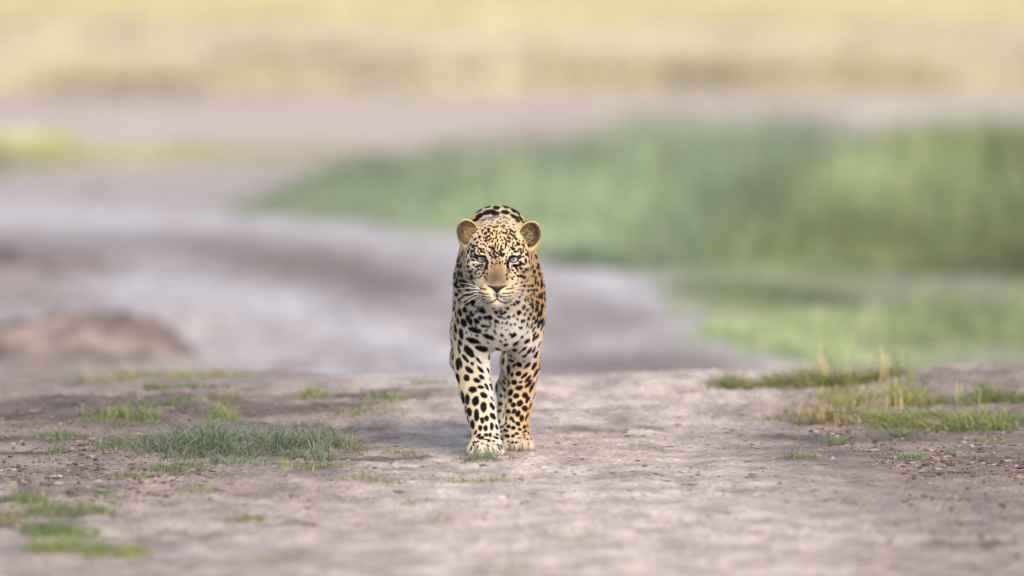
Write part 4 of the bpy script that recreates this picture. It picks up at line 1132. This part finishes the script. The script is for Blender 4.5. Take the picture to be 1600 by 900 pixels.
# fur: short curved hairs rooted all over the body, each with the colour of its root
rr = np.random.default_rng(33)
NH = 330000
qc = bv[bq].mean(1); qn = bn[bq].mean(1); qn /= np.linalg.norm(qn, axis=1)[:, None] + 1e-9
dens = barea * np.where(qc[:, 1] < .55, 1.0, .35) * np.where(qn[:, 1] > .5, .4, 1.0) * np.where((qc[:, 1] < .1) & (qc[:, 2] > .4), 1.8, 1.0)
fi = rr.choice(len(bq), NH, p=dens / dens.sum())
uu, vv_ = rr.random((2, NH))[..., None]
q4 = bq[fi]
w4 = [(1 - uu) * (1 - vv_), uu * (1 - vv_), uu * vv_, (1 - uu) * vv_]
hp = sum(w4[k] * bv[q4[:, k]] for k in range(4)); hn = sum(w4[k] * bn[q4[:, k]] for k in range(4))
hn /= np.linalg.norm(hn, axis=1)[:, None] + 1e-9
_c, hnose, hhead, hear = coat(hp, hn)
hpx, hpy = project(hp)
eye_d = np.minimum.reduce([np.sqrt(((hpx - ex) / 9.5) ** 2 + ((hpy - ey) / 8) ** 2) for ex, ey in EYES])
bald = (hnose > .3) | ((eye_d < 1.05) & (hp[:, 1] < 0)) | (hp[:, 2] < .004)
keep_h = ~bald
hp, hn, hhead, hear, hpx, hpy = hp[keep_h], hn[keep_h], hhead[keep_h], hear[keep_h], hpx[keep_h], hpy[keep_h]
NH = len(hp)
# lie of the coat: away from the nose on the head, back and down on the body, down on the limbs
flow = np.zeros((NH, 3))
legs_ = smooth(.42, .32, hp[:, 2])
flow[:] = np.stack([0.25 * np.sign(hp[:, 0]), .8 + 0 * hp[:, 0], -.75 + 0 * hp[:, 0]], 1)
flow = mix(flow, np.array([0, .15, -1.0]), legs_)
nose_p = L(777, 446, -.20)
rad_ = hp - nose_p; rad_ /= np.linalg.norm(rad_, axis=1)[:, None]
flow = flow * (1 - hhead[:, None]) + rad_ * hhead[:, None]
earf = np.stack([np.sign(hp[:, 0]) * .3, -.1 + 0 * hp[:, 0], .9 + 0 * hp[:, 0]], 1)
flow = mix(flow, earf, np.clip(hear * hhead, 0, 1))
tang = flow - hn * (flow * hn).sum(1)[:, None]
tang /= np.linalg.norm(tang, axis=1)[:, None] + 1e-9
length = np.full(NH, .0080)
length = length + .004 * np.exp(-(((hpx - 778) / 40) ** 2 + ((hpy - 515) / 45) ** 2)) * (hp[:, 1] < .4)
length = length * (1 - legs_ * .30)
face = smooth(.0, 1, hhead)
fl = .0038 + .006 * smooth(26, 48, np.abs(hpx - 777)) * smooth(395, 430, hpy) + .005 * smooth(470, 478, hpy)
length = length * (1 - face) + fl * face
length = np.where((hear * hhead > .12), .0024, length)
earhair = np.zeros(NH, bool)
for s_, cx_, cy_ in EARS:
    du, dv = (hpx - cx_) * s_, cy_ - hpy
    earhair |= (du > -14) & (du < 0) & (dv > -16) & (dv < 8) & (hn[:, 1] < -.1) & (hp[:, 1] > .02) & (rr.random(NH) < .14)
length = np.where(earhair, .017, length)
tang = np.where(earhair[:, None], np.stack([np.sign(hp[:, 0]) * .8, -.25 + 0 * hpx, .45 + 0 * hpx], 1), tang)
length = np.where(hp[:, 2] < .045, .0045, length) * rr.uniform(.6, 1.3, NH)
lift = np.where(hhead > .5, .30, .36) + rr.normal(0, .08, NH)
jit = rr.normal(0, .16, (NH, 3))
d0 = tang + hn * (lift + .25)[:, None] + jit
d0 /= np.linalg.norm(d0, axis=1)[:, None]
d1 = tang + hn * (lift * .3)[:, None] + jit * 1.3; d1 /= np.linalg.norm(d1, axis=1)[:, None]
p0 = hp - hn * .0008
p1 = p0 + d0 * (length * .4)[:, None]
p2 = p1 + d1 * (length * .6)[:, None]
pts = np.stack([p0, p1, p2], 1).astype(np.float32)
hc_ = coat(p0 + tang * (length * .35)[:, None], hn)[0]
hc_ = np.where(earhair[:, None], np.array([.36, .27, .16]), hc_)
hc_ = np.clip(hc_ * rr.uniform(.82, 1.2, NH)[:, None], 0, 1)
hair = bpy.data.hair_curves.new('fur')
hair.add_curves([3] * NH)
hair.attributes['position'].data.foreach_set('vector', pts.ravel())
ra = hair.attributes.get('radius') or hair.attributes.new('radius', 'FLOAT', 'POINT')
ra.data.foreach_set('value', np.tile(np.array([.00055, .00042, .00012], np.float32), NH))
ta = hair.attributes.new('tint', 'FLOAT_COLOR', 'CURVE')
c4 = np.ones((NH, 4), np.float32); c4[:, :3] = hc_
ta.data.foreach_set('color', c4.ravel())
hair.materials.append(M_FUR)
fur = link(bpy.data.objects.new('fur', hair), leopard)
fur['kind'] = 'stuff'

# eyes: pale blue grey iris, dark rim, small pupil under the upper lid
def eye_material():
    m, n, l, b = new_mat('eye_glaze')
    at = n.new('ShaderNodeAttribute'); at.attribute_name = 'tint'
    l.new(at.outputs['Color'], b.inputs['Base Color'])
    b.inputs['Roughness'].default_value = .08
    b.inputs['Coat Weight'].default_value = .5
    return m
M_EYE = eye_material()
def eyeball(R, n_r=40, n_a=56):
    v, c = [(0, -R, 0)], []
    r_ = np.random.default_rng(2)
    def colour(t, a):
        th = math.degrees(t)
        if th < 13: return (.012, .016, .022)
        if th < 46:
            k = (th - 9) / 37
            base = np.array([.30, .37, .38]) * (1 - k) + np.array([.48, .56, .56]) * k
            return tuple(base * (1 + .18 * math.sin(a * 23) * math.sin(a * 7 + 1)))
        if th < 51: return (.05, .06, .07)
        return (.03, .022, .02)
    c.append(colour(0, 0))
    for i in range(1, n_r + 1):
        t = math.pi * .75 * i / n_r
        for j in range(n_a):
            a = 2 * math.pi * j / n_a
            v.append((R * math.sin(t) * math.cos(a), -R * math.cos(t), R * math.sin(t) * math.sin(a))); c.append(colour(t, a))
    q, tr = [], []
    for j in range(n_a):
        tr.append((0, 1 + (j + 1) % n_a, 1 + j))
        for i in range(n_r - 1):
            a, b = 1 + i * n_a, 1 + (i + 1) * n_a
            q.append((a + j, a + (j + 1) % n_a, b + (j + 1) % n_a, b + j))
    return mesh_np('eye', np.array(v), [np.array(q), np.array(tr)], np.array(c))
ER = .0128
eme = eyeball(ER); eme.materials.append(M_EYE)
for s, (ex, ey) in zip((-1, 1), EYES):
    e = link(bpy.data.objects.new('eye', eme), leopard)
    e.location = L(ex, ey, EYE_Y + ER - .0050)
    e.rotation_euler = (math.radians(4), 0, math.radians(1 * s))

# whiskers, each a thin tapering bristle
M_WH = fur_material('whisker_bristle', .35)
def whisker(pts3, r0=.00085):
    P_ = [np.array(p) for p in pts3]
    N_ = 14; vs2 = []
    for i in range(N_ + 1):
        t = i / N_
        p = (1 - t) ** 2 * P_[0] + 2 * t * (1 - t) * P_[1] + t * t * P_[2]
        tg = 2 * (1 - t) * (P_[1] - P_[0]) + 2 * t * (P_[2] - P_[1]); tg /= np.linalg.norm(tg)
        a = np.cross(tg, (0, 1, 0.1)); a /= np.linalg.norm(a); b = np.cross(tg, a)
        r_ = r0 * (1 - .8 * t)
        for k in range(4):
            vs2.append(p + r_ * (math.cos(k * math.pi / 2) * a + math.sin(k * math.pi / 2) * b))
    q = [(i * 4 + k, i * 4 + (k + 1) % 4, (i + 1) * 4 + (k + 1) % 4, (i + 1) * 4 + k) for i in range(N_) for k in range(4)]
    me = mesh_np('whisker', np.array(vs2), [np.array(q)], np.full((len(vs2), 3), .7))
    me.materials.append(M_WH)
    link(bpy.data.objects.new('whisker', me), leopard)
def V3(u, v, y): return L(700 + u / 9, 390 + v / 9, y)
def V4(u, v, y): return L(770 + u / 9, 390 + v / 9, y)
for a, b, c in [((440, 555), (260, 520), (60, 572)), ((440, 585), (240, 590), (70, 695)), ((455, 610), (250, 660), (60, 800)), ((465, 630), (290, 710), (75, 890)), ((480, 655), (380, 770), (270, 920)),
                ((500, 680), (455, 770), (390, 920)), ((440, 545), (300, 470), (150, 470)), ((510, 690), (480, 770), (445, 850))]:
    whisker([V3(*a, -.168), V3(*b, -.16), V3(*c, -.10)])
for a, b, c in [((275, 555), (430, 520), (590, 560)), ((275, 585), (450, 590), (640, 660)), ((265, 610), (440, 650), (650, 790)), ((255, 630), (400, 710), (600, 880)), ((240, 655), (340, 770), (430, 900)),
                ((230, 680), (270, 770), (330, 900)), ((270, 545), (400, 470), (540, 460))]:
    whisker([V4(*a, -.168), V4(*b, -.16), V4(*c, -.10)])
